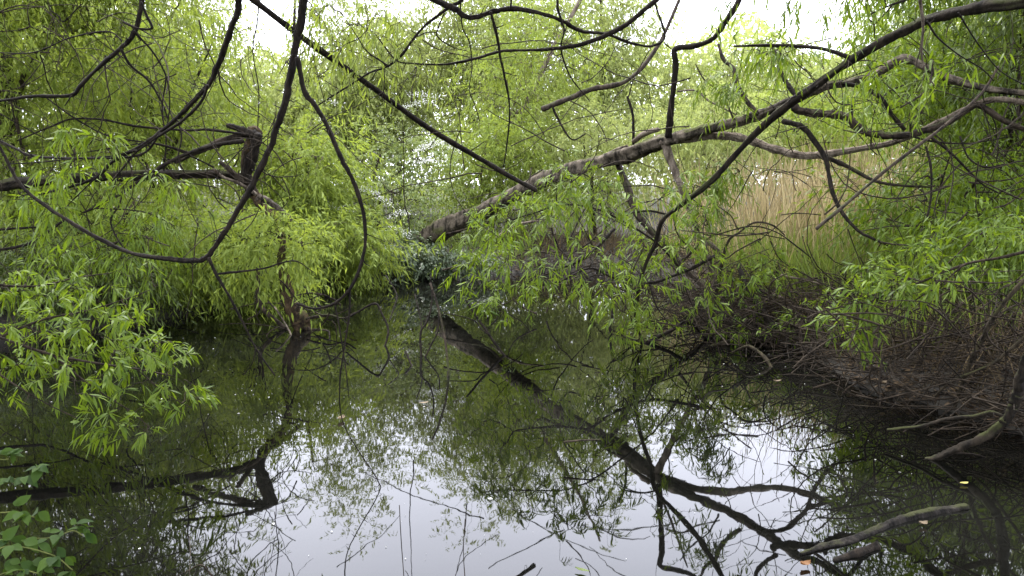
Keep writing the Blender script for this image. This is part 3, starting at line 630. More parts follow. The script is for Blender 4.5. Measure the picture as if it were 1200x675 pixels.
# ---------------------------------------------------------------- the fallen willow
rng = RS(400)
FW = [
    ('425,330 470,300 498,283 530,262 575,240 625,215 670,197 720,182 765,168 795,161', 15.3, 9.8, 38, 22, 'trunk_bark'),
    ('790,161 830,151 870,141 905,131 935,119 965,104 1000,98 1030,88 1060,71 1085,80 1110,92 1150,103 1200,110 1280,120', 9.8, 7.0, 19, 9, 'trunk_bark'),
    ('775,168 800,163 835,158 865,160 895,169 935,180 970,178 1010,171 1050,162 1085,148 1125,130 1160,117 1210,122 1290,140', 10.0, 7.0, 15, 8, 'pale_wood'),
    ('783,160 786,130 790,100 792,75 791,57 815,53 835,45 850,25 868,-3 890,-60', 9.8, 9.2, 12, 8, 'black_bark'),
    ('778,162 785,185 795,212 806,240 815,265 822,285', 10.0, 9.6, 15, 8, 'pale_wood'),
    ('722,186 733,215 742,243 760,268 785,291 800,310 825,335 838,352', 11.0, 9.6, 14, 10, 'brown_bark'),
    ('842,52 848,70 859,80 863,98 872,114 888,134', 9.3, 8.9, 6, 10, 'brown_bark'),
    ('905,53 912,68 915,85 924,100 936,116', 8.9, 8.5, 8, 9, 'black_bark'),
    ('912,56 900,63 889,67', 8.9, 8.95, 6, 4, 'black_bark'),
    ('930,124 942,130 960,131 992,135 1003,145 1022,155 1058,158 1092,150 1120,138 1145,124 1175,140 1215,158', 8.5, 7.5, 15, 9, 'brown_bark'),
    ('996,138 998,124', 8.3, 8.3, 9, 7, 'black_bark'),
    ('918,142 940,149 955,165 968,185 972,205 977,228 988,250 1006,270 1022,279 1041,288', 8.6, 7.7, 11, 4, 'black_bark'),
    ('968,184 995,196 1025,212 1055,217 1090,219', 8.4, 7.9, 9, 4, 'moss_bark'),
    ('984,97 1012,103 1032,114 1045,134 1060,152', 8.1, 7.9, 8, 8, 'black_bark'),
    ('1068,154 1068,141 1080,132', 7.8, 7.8, 6, 4, 'black_bark'),
    ('1085,172 1091,198 1091,230 1086,258', 7.7, 7.5, 5, 3, 'black_bark'),
    ('1090,160 1115,180 1135,200 1152,216 1170,226', 7.7, 7.5, 6, 3, 'black_bark'),
    ('1125,160 1135,185 1155,196 1178,192', 7.6, 7.4, 4, 2.5, 'black_bark'),
    ('742,172 742,150 741,132 735,113', 10.6, 10.6, 6, 4, 'black_bark'),
    ('794,107 815,106 830,118 850,128 862,134', 9.6, 9.2, 4, 3, 'pale_wood'),
    ('1062,158 1095,166 1135,168 1185,160', 7.8, 7.4, 4, 2, 'black_bark'),
    ('860,140 850,118 840,105 825,93 815,75', 9.2, 9.3, 4, 2, 'twig'),
    ('600,232 570,262 548,268 520,275', 12.8, 12.6, 6, 3, 'brown_bark'),
    ('640,258 612,262 590,272 575,284', 11.8, 11.8, 6, 3, 'pale_wood'),
    ('800,305 822,285 845,270', 9.7, 9.3, 6, 3, 'brown_bark'),
]
root, skF = branch('fallen_willow', 'big fallen willow trunk with dead limbs slanting up over the pond', 'tree', FW, rng, base=at(425, 330, 15.3), sides=12, names=('trunk', 'limb'), knots=0.12, wig=0.12, grain=0.085)
def ragged_wood(root, specs, mat, rng, name='split_wood'):
    for s in specs:
        P, R = line(*s); mb = MB(); tube(mb, P, R, rng, 6, 4, 0.22, 0.3, 0.2); part(name, mb, M[mat], root)
ragged_wood(root, [('698,186 715,178 735,171', 11.2, 10.7, 9, 6), ('742,166 758,157 772,152', 10.6, 10.2, 12, 6), ('640,206 660,197 678,192', 12.1, 11.6, 7, 5)], 'pale_wood', rng)
# its live shoots: sprays hanging below the trunk
att = clumps([(600, 245, 55, 18, 11.0, 0.8, 12), (690, 215, 60, 18, 10.3, 0.6, 22), (790, 270, 50, 40, 9.2, 0.6, 34), (840, 105, 35, 20, 8.8, 0.4, 18), (840, 230, 40, 30, 9, 0.4, 35),
               (900, 60, 40, 20, 8.6, 0.4, 10), (1040, 110, 50, 25, 7.8, 0.4, 16)], rng)
foliage(root, skF, att, rng, 'near', 'twig', ns=2, sl=(0.15, 0.35), k=11, L=0.105, W=0.0085, strip=True, stems=True, up=0.15, droop=0.5, bend=0.35, r_tip=0.0028, tint=0.6)

arcs(root, [(980, 1230, 60, 330, 7, 8.5, 75, 40, 170, 0.8, 2.4, 0.8), (830, 1000, 60, 280, 7.6, 8.8, 34, 30, 110, 0.6, 1.6, 1), (980, 1220, 20, 330, 7, 8.5, 60, 30, 120, 0.6, 1.3, 0.9), (560, 860, 230, 380, 8, 10.5, 46, 40, 130, 1.0, 2.4, 0.7)], rng, 'twig')
# live sprays in front of the trunk, hanging to the water
rng = RS(410)
root, sk = branch('willow_spray', 'bright leafy willow sprays hanging low over the middle of the water', 'willow branch',
                  [('838,300 800,318 760,330 720,325 690,315 655,330 610,338', 8.6, 7.3, 7, 3), ('720,268 700,290 680,305 655,315 620,330', 8.4, 7.5, 6, 3), ('690,236 680,255 665,285 650,310', 8.2, 7.8, 3.5, 2),
                   ('738,250 716,262 690,285 665,300', 8.4, 8.2, 4, 2), ('760,330 770,360 790,385', 8.2, 7.9, 4, 2), ('800,318 770,285 735,262 700,245 660,240 625,250 585,262', 8.5, 7.3, 5, 2)], rng, 'black_bark', sides=7)
att = clumps([(575, 335, 42, 30, 7.4, 0.5, 30), (650, 308, 60, 28, 7.5, 0.6, 34), (730, 330, 50, 45, 7.8, 0.6, 44), (785, 345, 50, 45, 8.0, 0.5, 44), (750, 385, 45, 14, 7.6, 0.4, 12), (800, 300, 60, 30, 8.3, 0.5, 36), (565, 305, 40, 25, 7.8, 0.4, 26), (620, 255, 65, 35, 7.3, 0.4, 44), (700, 235, 65, 32, 7.3, 0.4, 44), (560, 262, 30, 22, 7.4, 0.3, 14), (790, 225, 40, 30, 7.4, 0.4, 16)], rng, 4, 0.34)
foliage(root, sk, att, rng, 'near', 'twig', ns=1, sl=(0.10, 0.28), k=11, L=0.10, W=0.0085, strip=True, stems=True, up=0.1, droop=0.5, bend=0.35, r_tip=0.0022, tint=0.62, single=300)

# ---------------------------------------------------------------- long overhanging branch, upper right
rng = RS(420)
root, sk = branch('overhanging_branch', 'long smooth dark branch sweeping down from the upper right to the water', 'branch',
    [('1420,-40 1300,-18 1200,3 1150,10 1090,20 1050,37 1000,65 950,100 900,138 860,180 830,212 795,240 775,258 767,285 756,310 748,340 745,375 750,392 752,406', 4.2, 8.05, 28, 4.5, 'moss_bark'),
     ('995,67 975,60 950,55 905,53 860,54', 5.7, 6.1, 8, 4), ('780,251 760,247 738,250', 7.5, 7.5, 5, 4), ('1086,25 1100,45 1125,65 1150,80 1165,95', 5.1, 5.3, 4, 2), ('1123,15 1145,50 1172,83 1205,102', 5, 5.4, 3.5, 2),
     ('1076,-40 1078,-5 1082,30 1080,62 1085,85 1095,100', 5.1, 5.1, 8, 2, 'pale_wood'), ('752,395 735,410 742,425', 8.0, 7.9, 3, 2)], rng, sides=12, knots=0.06, wig=0.12)
att = clumps([(925, 62, 40, 12, 5.9, 0.25, 10), (870, 65, 20, 12, 6.1, 0.2, 5), (1010, 85, 30, 10, 5.6, 0.2, 7), (1130, 70, 40, 30, 5.2, 0.3, 6)], rng)
foliage(root, sk, att, rng, 'near', 'twig', ns=2, sl=(0.12, 0.3), k=8, L=0.09, W=0.008, strip=True, stems=True, up=0, droop=0.9, bend=0.4, r_tip=0.002, tint=0.5, single=70)
rng = RS(421)
root, sk = branch('dead_stick', 'straight bare stick slanting across the right-hand limbs above the reeds', 'stick', [('1170,78 1148,112 1100,153 1080,168 1050,191 1020,215 990,241 957,268', 6.6, 6.2, 5, 7)], rng, 'brown_bark', wig=0.1)
root, sk = branch('hanging_twig', 'small forked dead twig hanging against the sky at upper right', 'twig', [('1090,-30 1070,-4 1040,8 1018,19 1024,29 1025,44', 5, 5, 6, 2), ('1045,7 1036,17 1025,29', 5, 5, 3, 2), ('1038,8 1036,-12 1030,-40', 5, 5, 3, 2)], RS(422))
root, sk = branch('leafy_twig', 'thin twig of dangling leaves against the white sky at the top', 'twig', [('1060,-60 1010,-25 960,-12 900,-8 860,-14 820,-30', 4.6, 4.8, 4, 2)], RS(423), 'twig')
att = clumps([(900, -5, 70, 10, 4.7, 0.15, 18), (985, -2, 35, 12, 4.7, 0.15, 12)], RS(424))
foliage(root, sk, att, RS(425), 'near', 'twig', ns=1, sl=(0.08, 0.2), k=7, L=0.075, W=0.007, strip=True, stems=True, up=-0.4, droop=0.9, bend=0.3, r_tip=0.0016, tint=0.4)

# ---------------------------------------------------------------- foreground branches, left and centre
rng = RS(430)
root, sk = branch('curved_branch', 'dark drooping branch curving across the left half in a great hook', 'branch',
    [('390,-320 372,-150 358,-40 353,30 347,62 340,95 328,140 315,175 300,210 287,236 265,270 243,300 225,305 190,303 150,298 120,285 85,265 50,243 30,225 14,203 4,182 -6,160', 3.8, 4.4, 19, 4.5),
     ('348,68 356,105 372,128 385,150 400,185 415,215 425,250 427,285 420,315 408,340 392,355 370,362 348,356', 3.95, 4.1, 10, 5),
     ('245,302 253,320 266,342 284,376 300,408 322,440', 4.15, 4.2, 6, 3), ('256,321 290,318 312,314 330,308 348,306 366,318', 4.15, 4.2, 5, 2),
     ('410,338 409,370 403,410 398,450 401,492 420,528 440,558 451,582', 4.08, 4.15, 4, 1.8), ('392,355 398,385 405,430 409,466', 4.08, 4.1, 3.5, 1.8), ('300,408 296,425 285,440', 4.18, 4.2, 2.5, 1.5)], rng, sides=10, knots=0.1)
root, sk = branch('straight_branch', 'straight dark pole-like branch running from the top edge down to the fallen trunk', 'branch',
    [('120,-160 210,-75 290,-6 350,40 430,97 500,148 560,184 600,208 628,223', 4.6, 6.4, 13, 8.5)], RS(431), wig=0.1, knots=0.08, sides=10)
root, sk6 = branch('forked_branch', 'dark twin-stranded branch descending left from the top edge beside the sky gap', 'branch',
    [('300,-260 288,-110 279,-8 275,20 265,50 255,80 241,103 215,130 190,152 160,174 132,190 117,204 98,214 60,224 30,232', 4.8, 5.8, 16, 4),
     ('243,100 236,118 215,140 185,160 160,178 148,193 132,212', 5.1, 5.6, 6, 2.5), ('208,140 213,160 209,185 216,202', 5.3, 5.3, 3, 1.8), ('188,156 170,178 140,184 90,185 40,183 18,174 -10,160', 5.4, 5.8, 4.5, 5),
     ('160,176 130,183 90,186 50,190 10,192', 5.5, 5.7, 3.5, 2), ('118,203 95,225 80,240', 5.6, 5.6, 3, 1.5)], RS(432), sides=10)
att = clumps([(85, 160, 40, 14, 5.5, 0.25, 8), (95, 205, 45, 15, 5.5, 0.25, 10), (190, 212, 40, 10, 5.5, 0.25, 7), (40, 235, 35, 12, 5.6, 0.2, 5), (70, 240, 25, 10, 5.6, 0.2, 4)], RS(433))
foliage(root, sk6, att, RS(434), 'near', 'twig', ns=2, sl=(0.1, 0.24), k=9, L=0.095, W=0.0085, strip=True, stems=True, up=0.1, droop=1.0, bend=0.5, r_tip=0.002, tint=0.7, single=120)
root, sk = branch('hooked_branch', 'dark branch with a square hook at the top left', 'branch',
    [('200,-220 180,-90 168,-20 162,20 152,45 140,57 115,80 95,100 83,113 40,114 0,118 -60,124', 5.2, 5.8, 12, 4.5), ('165,2 171,18 177,33 160,33 144,26', 5.3, 5.3, 5, 4), ('84,112 76,124', 5.6, 5.6, 3, 2),
     ('142,58 155,78 175,95 190,120 197,140', 5.4, 5.6, 5, 3), ('157,36 180,62 195,90 199,120 196,150', 5.4, 5.6, 4, 2.5), ('143,48 125,37 80,45 37,62 -10,61', 5.5, 5.8, 3.2, 2)], RS(435), sides=8)
# long low limbs of the left thicket
root, skl = branch('thicket_limbs', 'criss-crossing thin dark limbs in front of the left willows', 'branch',
    [('290,158 245,152 220,153 160,148 120,140 85,139 60,148 20,165', 9.0, 8.4, 5.5, 3), ('285,165 262,167 235,176 200,190 165,213 138,230 110,244 92,252', 8.9, 8.2, 9, 5),
     ('-40,295 0,292 35,285 70,262 84,252', 7.6, 8.2, 6, 5), ('-40,272 20,267 64,266', 7.6, 8.0, 6, 3), ('55,115 90,140 130,160 190,170 222,182 250,196', 8.5, 8.8, 3, 4), ('225,180 180,168 140,172 80,182', 8.7, 8.4, 4, 2),
     ('0,133 30,150 60,165 100,175', 8.2, 8.4, 2.5, 2), ('195,90 190,130 195,165 192,200', 8.6, 8.7, 3, 3), ('108,244 150,246 175,250 200,262', 8.2, 8.3, 3, 2), ('150,300 130,262 140,240 145,215', 8.2, 8.4, 4, 3),
     ('55,10 68,18 75,25 95,5', 8.3, 8.3, 3, 2), ('305,-40 302,20 296,60 303,105 302,150', 8.9, 9, 2.5, 2)], RS(436), names=('limb', 'limb'), sides=6)
arcs(root, [(-20, 300, 60, 330, 7.5, 9, 50, 40, 190, 0.8, 2.1, 0.8), (-20, 230, 0, 130, 7.5, 9, 18, 40, 150, 0.8, 1.8, 0.8), (-20, 320, 0, 330, 7.5, 9.5, 70, 30, 130, 0.6, 1.3, 0.9)], RS(439), 'twig')
att = clumps([(60, 240, 80, 30, 8.3, 0.5, 28), (190, 260, 70, 25, 8.6, 0.5, 34), (90, 295, 80, 22, 8.0, 0.5, 40)], RS(437))
foliage(root, skl, att, RS(438), 'near', 'twig', ns=2, sl=(0.2, 0.4), k=10, L=0.105, W=0.009, strip=True, stems=True, droop=0.8, bend=0.45, r_tip=0.0022, tint=0.6)

# top-centre branches
root, sk = branch('arched_branch', 'dark branch arching along the top centre with a drooping loop', 'branch',
    [('380,-120 440,-50 490,-8 520,8 545,21 575,12 600,10 640,17 660,25 680,35 710,40 740,50 763,54 777,47 778,35 768,5 762,-20', 4.8, 5.4, 15, 2.5),
     ('575,14 583,45 586,65 592,92 597,118 597,142 594,170 590,196', 5.0, 5.6, 6, 2, 'black_bark'), ('540,-25 541,28 550,50 553,80 550,105 557,124 562,142', 5, 5.2, 3, 1.6), ('521,15 514,32 513,43 530,55 548,60', 5, 5.1, 3, 1.6), ('598,9 600,-10 604,-40', 5, 5, 4, 3),
     ('740,50 726,55', 5.3, 5.3, 2, 1.5), ('778,50 790,60', 5.3, 5.3, 2.5, 1.5)], RS(440), sides=9)
root, sk = branch('slanting_branch', 'smooth dark branch crossing the top centre and thinning out to the left', 'branch',
    [('900,-130 830,-55 775,-6 745,20 715,38 680,52 640,58 590,60 560,68 520,75 480,74 462,69 440,40', 4.9, 5.3, 13, 2), ('660,-60 653,0 657,22 661,36 657,55 662,75 672,95 690,117', 5.1, 5.2, 6, 2), ('665,78 676,83', 5.2, 5.2, 2, 1.5)], RS(441), sides=9)
root, sk = branch('whippy_branch', 'thin dark branch slanting from the top centre down to the left', 'branch',
    [('590,-60 545,-4 525,10 500,30 485,45 470,65 455,78 435,85 405,103 370,125', 5.0, 5.5, 8, 2), ('455,77 430,60 420,45 402,18', 5.2, 5.3, 3, 1.6), ('450,80 451,100 448,115 455,122', 5.3, 5.3, 2.5, 1.5), ('488,43 500,38 512,38', 5.1, 5.1, 2.5, 1.5)], RS(442))
arcs(root, [(330, 820, 0, 240, 5.5, 9, 34, 50, 170, 0.9, 1.8, 0.9)], RS(445), 'twig')
att = clumps([(430, 25, 45, 28, 5.4, 0.25, 24), (390, 60, 40, 35, 5.4, 0.3, 26), (375, 20, 35, 25, 5.4, 0.3, 16), (490, 60, 40, 15, 5.3, 0.2, 10)], RS(443))
foliage(root, sk, att, RS(444), 'mid', 'twig', ns=1, sl=(0.12, 0.3), k=9, L=0.065, W=0.007, strip=True, stems=True, up=-0.3, droop=1.0, bend=0.4, r_tip=0.0016, tint=0.6)

# ---------------------------------------------------------------- broken trunk on the left
rng = RS(450)
root, sk = branch('snapped_willow', 'snapped mossy willow trunk with a rusty lower stem standing in the left shallows', 'tree stump',
    [('356,389,36 350,374,29 340,352,24 333,326,19 331,300,15 331,280,14 327,264,15 318,250,17 303,233,18 293,214,17 290,190,18 294,168,20 299,152,22', 8.9, 9.3, 34, 22, 'red_moss'),
     ('304,162 292,156 278,150 266,147', 9.15, 9.05, 19, 8, 'black_bark'), ('303,158 296,180 290,205 294,228', 9.1, 9.15, 17, 17, 'black_bark'), ('-140,232 -60,226 0,219 50,214 120,208 200,205 250,205 290,211', 7.4, 9.2, 21, 16, 'moss_bark'), ('294,156 270,162 245,172 222,182 205,190', 9.2, 8.9, 14, 9, 'brown_bark'),
     ('284,213 270,200 258,190', 9.1, 8.9, 12, 7, 'brown_bark'), ('300,228 280,215 262,208 250,198', 9.1, 8.9, 8, 5, 'pale_wood'), ('302,232 320,240 335,252 342,258', 9.15, 9.2, 16, 8, 'trunk_bark'),
     ('303,300 302,330 303,352 312,366 326,378 338,388', 9.2, 8.9, 8, 8, 'brown_bark'), ('352,380 362,386 378,388 385,392', 8.9, 8.8, 8, 4, 'brown_bark'), ('353,376 365,372 385,369 402,373 416,366', 8.9, 8.8, 6, 3, 'brown_bark')],
    rng, base=on_water(np.array(352), np.array(386)), names=('trunk', 'limb'), sides=10, knots=0.1, wig=0.12, grain=0.10)
arcs(root, [(300, 425, 345, 425, 8.2, 9.0, 26, 30, 110, 1.0, 2.2, 0.5), (250, 330, 150, 250, 8.8, 9.1, 14, 30, 90, 1.0, 2.0, 1)], RS(451), 'brush')
DS = [('twisted pale dead root twig in front of the broken trunk', [('322,360 334,378 343,396 348,410 346,424 338,434 322,440', 8.9, 8.0, 4, 3, 'pale_wood'), ('346,424 352,418 372,436', 8.2, 8.0, 2.5, 1.5, 'pale_wood')]),
      ('curved grey twig lying on the water below the broken trunk', [('298,421 320,415 345,412 372,413 393,404', 8.2, 8.1, 3, 3, 'pale_wood'), ('310,420 345,422 372,414', 8.1, 8.1, 2.5, 2, 'pale_wood'), ('370,386 385,388 387,398 392,403', 8.7, 8.3, 4, 3, 'brown_bark')]),
      ('arched dark twig with two prongs left of the central sticks', [('405,374 420,366 440,356 448,368 455,384 453,398 450,409', 8.5, 7.95, 3.5, 4.5), ('452,323 465,345 461,362 456,377', 8.8, 8.2, 2.5, 2.5)]),
      ('knobbly dark branched stick standing in the middle of the pond', [('505,322 507,350 502,376 494,388 493,405 494,424', 7.9, 7.4, 3.5, 4.5), ('486,345 492,370 494,386', 7.9, 7.6, 3, 3), ('514,366 513,388 505,405 495,424', 7.7, 7.4, 2.5, 4)]),
      ('thin straight stem leaning in the middle of the pond beside the knobbly stick', [('504,332 513,358 519,382 524,415 527,445 525,452', 7.2, 6.65, 4, 4.5, 'brown_bark'), ('525,435 521,462', 6.7, 6.5, 2.5, 2)]),
      ('short knob-ended stick poking up left of the knobbly stick', [('475,412 482,428 488,440 491,449', 7.2, 6.9, 5, 3), ('482,430 478,446', 7.0, 6.85, 2, 1.5)]),
      ('forked black twig dipping into the water below the leafy sprays', [('546,352 560,374 573,392 584,408 594,420', 7.8, 7.5, 4, 5), ('520,366 554,375 564,386 574,393', 7.9, 7.6, 2, 3), ('586,360 582,374 573,383', 7.7, 7.6, 2, 2.5)]),
      ('small crooked black twig standing in the shallows left of the overhanging branch', [('718,362 716,376 714,386 717,392', 8.7, 8.6, 4, 5), ('729,352 733,360 730,366', 8.8, 8.7, 4, 3)]),
      ('bent dark branch arching out of the water right of the overhanging branch', [('752,404 770,396 790,386 803,378 815,384 828,398', 8.1, 8.3, 8, 6), ('828,398 845,408 860,402', 8.3, 8.2, 6, 5)]),
      ('low dark log lying across the shallows at the foot of the right bank', [('795,422 815,412 840,405 868,398 890,400', 7.9, 8.1, 8, 11, 'bank_bark')]),
      ('pale crooked branch jutting from the right bank', [('838,352 860,346 882,339 905,345 930,356 957,374', 9.3, 8.3, 6, 8, 'pale_wood')]),
      ('arched dark branch propped on the right bank above the water', [('912,385 930,382 950,389 966,401 985,421 1002,442 1022,462', 7.9, 6.5, 8, 8, 'bank_bark'), ('912,385 930,397 950,400 968,402', 7.9, 7.7, 6, 6)]),
      ('small dark bent branch dipping into the shallows by the right bank', [('858,413 878,406 895,418 905,434 914,447', 7.4, 6.9, 4, 8, 'bank_bark'), ('880,406 868,392 850,384', 7.3, 7.4, 3, 2)]),
      ('thick dark prong entering the water at the corner of the right bank', [('1006,485 1030,458 1052,441 1073,424 1090,402 1110,372 1140,345', 6.15, 6.4, 9, 5, 'bank_bark')]),
      ('long mossy branch rising from the right bank to the right edge', [('1118,478 1135,430 1150,400 1165,370 1185,345 1215,318 1260,290', 5.6, 5.2, 7, 9, 'bank_bark')]),
      ('bent thin branch low over the right bank reaching the right edge', [('1090,470 1115,448 1160,428 1180,413 1215,382 1260,345', 5.5, 5.0, 4, 8, 'bank_bark')]),
      ('thick mossy branch dipping into the water at the lower right edge', [('1290,280 1235,360 1203,420 1194,446 1186,470 1176,488 1160,505 1130,521 1100,535 1075,545 1052,541', 4.1, 4.65, 28, 11, 'moss_bark'), ('1176,488 1160,484 1140,488 1110,492 1080,500 1040,504', 4.6, 4.9, 8, 6, 'moss_bark'), ('1105,531 1140,532 1165,540 1185,548 1210,549', 4.65, 4.6, 4, 5, 'black_bark')]),
      ('pale straight stick lying over the brush on the right bank', [('915,322 960,332 1010,350 1040,358', 8.6, 7.8, 4, 4, 'pale_wood')]),
      ('dead limb bowed over the sedge from the foot of the fallen tree', [('838,352 850,290 868,272 885,262 905,264 920,276', 9.4, 9.2, 8, 2.5, 'brown_bark'), ('846,300 832,285 828,292 838,325', 9.4, 9.4, 8, 10, 'pale_wood')]),
      ('thin dark twig sprawled over the green sedge', [('840,275 880,265 910,272 935,290 950,302', 8.8, 8.4, 2.5, 3), ('915,252 935,250 962,252', 8.6, 8.5, 2, 2), ('845,280 875,273 920,280', 8.8, 8.7, 2, 2)]),
      ('stout dark stem bracing the right bank below the sedge', [('866,310 872,330 885,352 898,372 914,386', 9.0, 7.9, 9, 12)]),
      ('submerged dark twig hanging below the curved branch', [('398,484 410,505 428,535 445,562 452,580', 5.8, 4.3, 2, 2)])]
for q, (lab, sp) in enumerate(DS[:-1]):
    branch('dead_branch', lab, 'dead branch', sp, RS(460 + q), 'black_bark', group='dead branches in and beside the water', sides=8)
for q, (lab, s) in enumerate([('thin upright twig at the bottom edge below the left reflections', '222,628 223,650 221,690'), ('thin bent twig at the bottom edge in the bright reflection', '468,592 470,630 474,685'),
                              ('faint upright stem in the bright reflection at bottom centre', '545,608 543,645 545,680'), ('low dark twig crossing the bottom edge at left', '205,676 222,668 236,662 250,676')]):
    p_ = pts(s); dw = float(on_water(np.array(p_[-1][0]), np.array(p_[-1][1]))[1])
    branch('water_twig', lab, 'twig', [(s, dw, dw, 1.6, 1.8 if q < 3 else 4)], RS(490 + q), 'twig' if q else 'pale_wood', sides=6)

# ---------------------------------------------------------------- drifting log and floating bits
rng = RS(500)
def float_log(name, label, s, w0, w1, z, mat, rng):
    p_ = pts(s); P = on_water(p_[:, 0], p_[:, 1], z); t_ = np.linspace(0, 1, len(P)); R = 0.5 * (w0 + (w1 - w0) * t_) * P[:, 1] / F
    R[0] *= 0.55
    root = thing(name, label, 'log', P[0] * [1, 1, 0]); mb = MB(); tube(mb, P, R * [1, 0.9, 1.1, 0.95, 1.05, 0.8][:len(R)] if len(R) == 6 else R, rng, 20, 12, 0.09, 0.2, 0.10, grain=0.07); part('trunk', mb, M[mat], root); return root
r1 = float_log('drifting_log', 'barkless dark log floating in the lower right corner', '938,649 965,641 1000,632 1050,612 1095,600 1132,594', 8, 11.5, 0.005, 'log_bark', rng)
P, R = line('1088,603 1108,604 1126,602', 3.85, 3.9, 4, 3); mb = MB(); tube(mb, P, R, rng, 6, 3); part('side_branch', mb, M['pale_wood'], r1)
float_log('drifting_log', 'short dark log lying half sunk under the longer floating log', '978,657 1000,650 1028,641', 9, 12, 0.002, 'black_bark', rng)
def float_leaf(name, label, x, y, L, ang, mat, rng, width=0.22, cat='leaf', curl=0.12, z=0.012):
    c = on_water(np.array(x), np.array(y), z); V = []; mb = MB(); nn = 9
    for q in range(nn):
        t_ = q / (nn - 1); w_ = width * L * math.sin(math.pi * min(1, 0.04 + t_ * 0.95)) ** 0.8
        for s in (-1, 0, 1): V.append(((t_ - 0.5) * L, s * w_ * (1 + 0.1 * rng.normal()), curl * L * (abs(s) * 0.35 + (t_ - 0.5) ** 2 * 1.5)))
    V = np.array(V); ca, sa = math.cos(ang), math.sin(ang); V = np.column_stack([V[:, 0] * ca - V[:, 1] * sa, V[:, 0] * sa + V[:, 1] * ca, V[:, 2]]) + c
    f = [(3 * q + s, 3 * q + s + 1, 3 * q + s + 4, 3 * q + s + 3) for q in range(nn - 1) for s in (0, 1)]
    mb.add(V, [np.array(f)], np.full(len(V), rng.random())); o = link(name, mb.mesh(name, M[mat], c), loc=c); o['label'] = label; o['category'] = cat; return o
float_leaf('floating_leaf', 'curled orange dead leaf floating beside the lower right log', 944, 662, 0.055, 0.3, 'orange', rng, 0.34, curl=0.5)
float_leaf('floating_leaf', 'yellow leaf floating at right above the long log', 1130, 566, 0.055, 0.2, 'yellow', rng, 0.26)
float_leaf('floating_leaf', 'tan curled leaf resting against the long floating log', 1082, 614, 0.045, 0.1, 'tan', rng, 0.4, curl=0.5)
float_leaf('floating_leaf', 'small brown leaf afloat under the hanging twigs left of centre', 400, 491, 0.07, 1.2, 'tan', rng, 0.35, curl=0.5)
float_leaf('floating_leaf', 'narrow greenish leaf at the bottom edge right of centre', 682, 668, 0.07, 2.6, 'sedge', rng, 0.14)
float_leaf('floating_leaf', 'pale floating leaf near the bent branch by the right bank', 911, 447, 0.07, 0.1, 'tan', rng, 0.3, curl=0.35)
float_leaf('floating_leaf', 'pale rounded leaf on the brush at the corner of the right bank', 1036, 449, 0.06, 0.4, 'tan', rng, 0.42, curl=0.5, z=0.12)
float_leaf('floating_leaf', 'brown leaf floating beside the knobbly stick', 497, 472, 0.08, 0.5, 'tan', rng, 0.22)
branch('floating_stick', 'short stick floating in the middle foreground', 'stick', [('661,518 680,516 704,515', 4.58, 4.58, 4, 3)], RS(501), 'brown_bark')
# scum flecks
n = 1500; x = rng.uniform(-7, 4, n * 2); y = 3.3 + rng.random(n * 2) ** 1.1 * 12; d = pond_dist(x, y)
keep = (d < -0.05) & (rng.random(n * 2) < 0.12 + 0.88 * (np.sin(x * 1.7 + 1.3 * np.sin(y)) * np.cos(y * 1.1 + x * 0.5) > 0.2)); x, y = x[keep][:n], y[keep][:n]; n = len(x)
B = np.column_stack([x, y, np.full(n, 0.004)]); th = rng.random(n) * 6.28; A = np.column_stack([np.cos(th), np.sin(th), np.zeros(n)]); S = np.column_stack([-np.sin(th), np.cos(th), np.zeros(n)])
L_ = rng.exponential(0.005, n) + 0.003; mb = MB(); leaves(mb, B, A, S, L_, L_ * rng.uniform(0.2, 0.6, n), rng.random(n), np.zeros(n))
add_stuff('floating_flecks', 'pale willow fluff and specks floating on the pond', 'flecks', mb, 'fluff')

# ---------------------------------------------------------------- near sprays: left, right, and the bramble
rng = RS(520)
root, sk = branch('willow_spray', 'bright green leafy willow sprays hanging in the left foreground', 'willow branch',
    [('-160,330 -60,372 0,395 60,415 110,425 160,432 200,440', 4.2, 4.5, 9, 3), ('0,395 50,375 100,365 150,350 175,340', 4.4, 4.9, 5, 2), ('-80,300 -20,330 40,335 90,325 130,320', 4.6, 5.2, 6, 2), ('60,415 110,455 150,480 175,500', 4.4, 4.5, 4, 2),
     ('-60,372 -10,430 50,470 90,490', 4.1, 4.2, 4, 2), ('160,432 195,462 225,478', 4.5, 4.6, 3, 1.8)], rng, 'twig', sides=7)
att = clumps([(50, 330, 95, 30, 5.0, 0.5, 52), (95, 380, 90, 30, 4.7, 0.45, 48), (145, 425, 75, 40, 4.5, 0.4, 52), (45, 435, 75, 30, 4.3, 0.4, 28), (130, 495, 60, 28, 4.4, 0.3, 20), (10, 390, 70, 40, 4.4, 0.4, 28), (220, 465, 32, 25, 4.6, 0.3, 9)], rng, 3, 0.30)
foliage(root, sk, att, rng, 'near', 'twig', ns=1, sl=(0.06, 0.18), k=11, L=0.086, W=0.0078, strip=True, stems=True, up=0.3, droop=0.3, bend=0.45, r_tip=0.0016, tint=0.6, tvar=0.28, single=300)
rng = RS(530)
root, sk = branch('willow_spray', 'fresh green willow sprays drooping over the right bank', 'willow branch',
    [('1300,250 1230,285 1180,300 1130,310 1080,330 1040,345 1005,360', 5.0, 5.9, 8, 3), ('1130,310 1100,335 1075,350 1050,372', 5.4, 5.7, 4, 2), ('1080,330 1040,320 1010,325', 5.6, 6.0, 3, 2), ('1230,285 1190,330 1150,345', 5.0, 5.3, 4, 2)], rng, 'twig', sides=7)
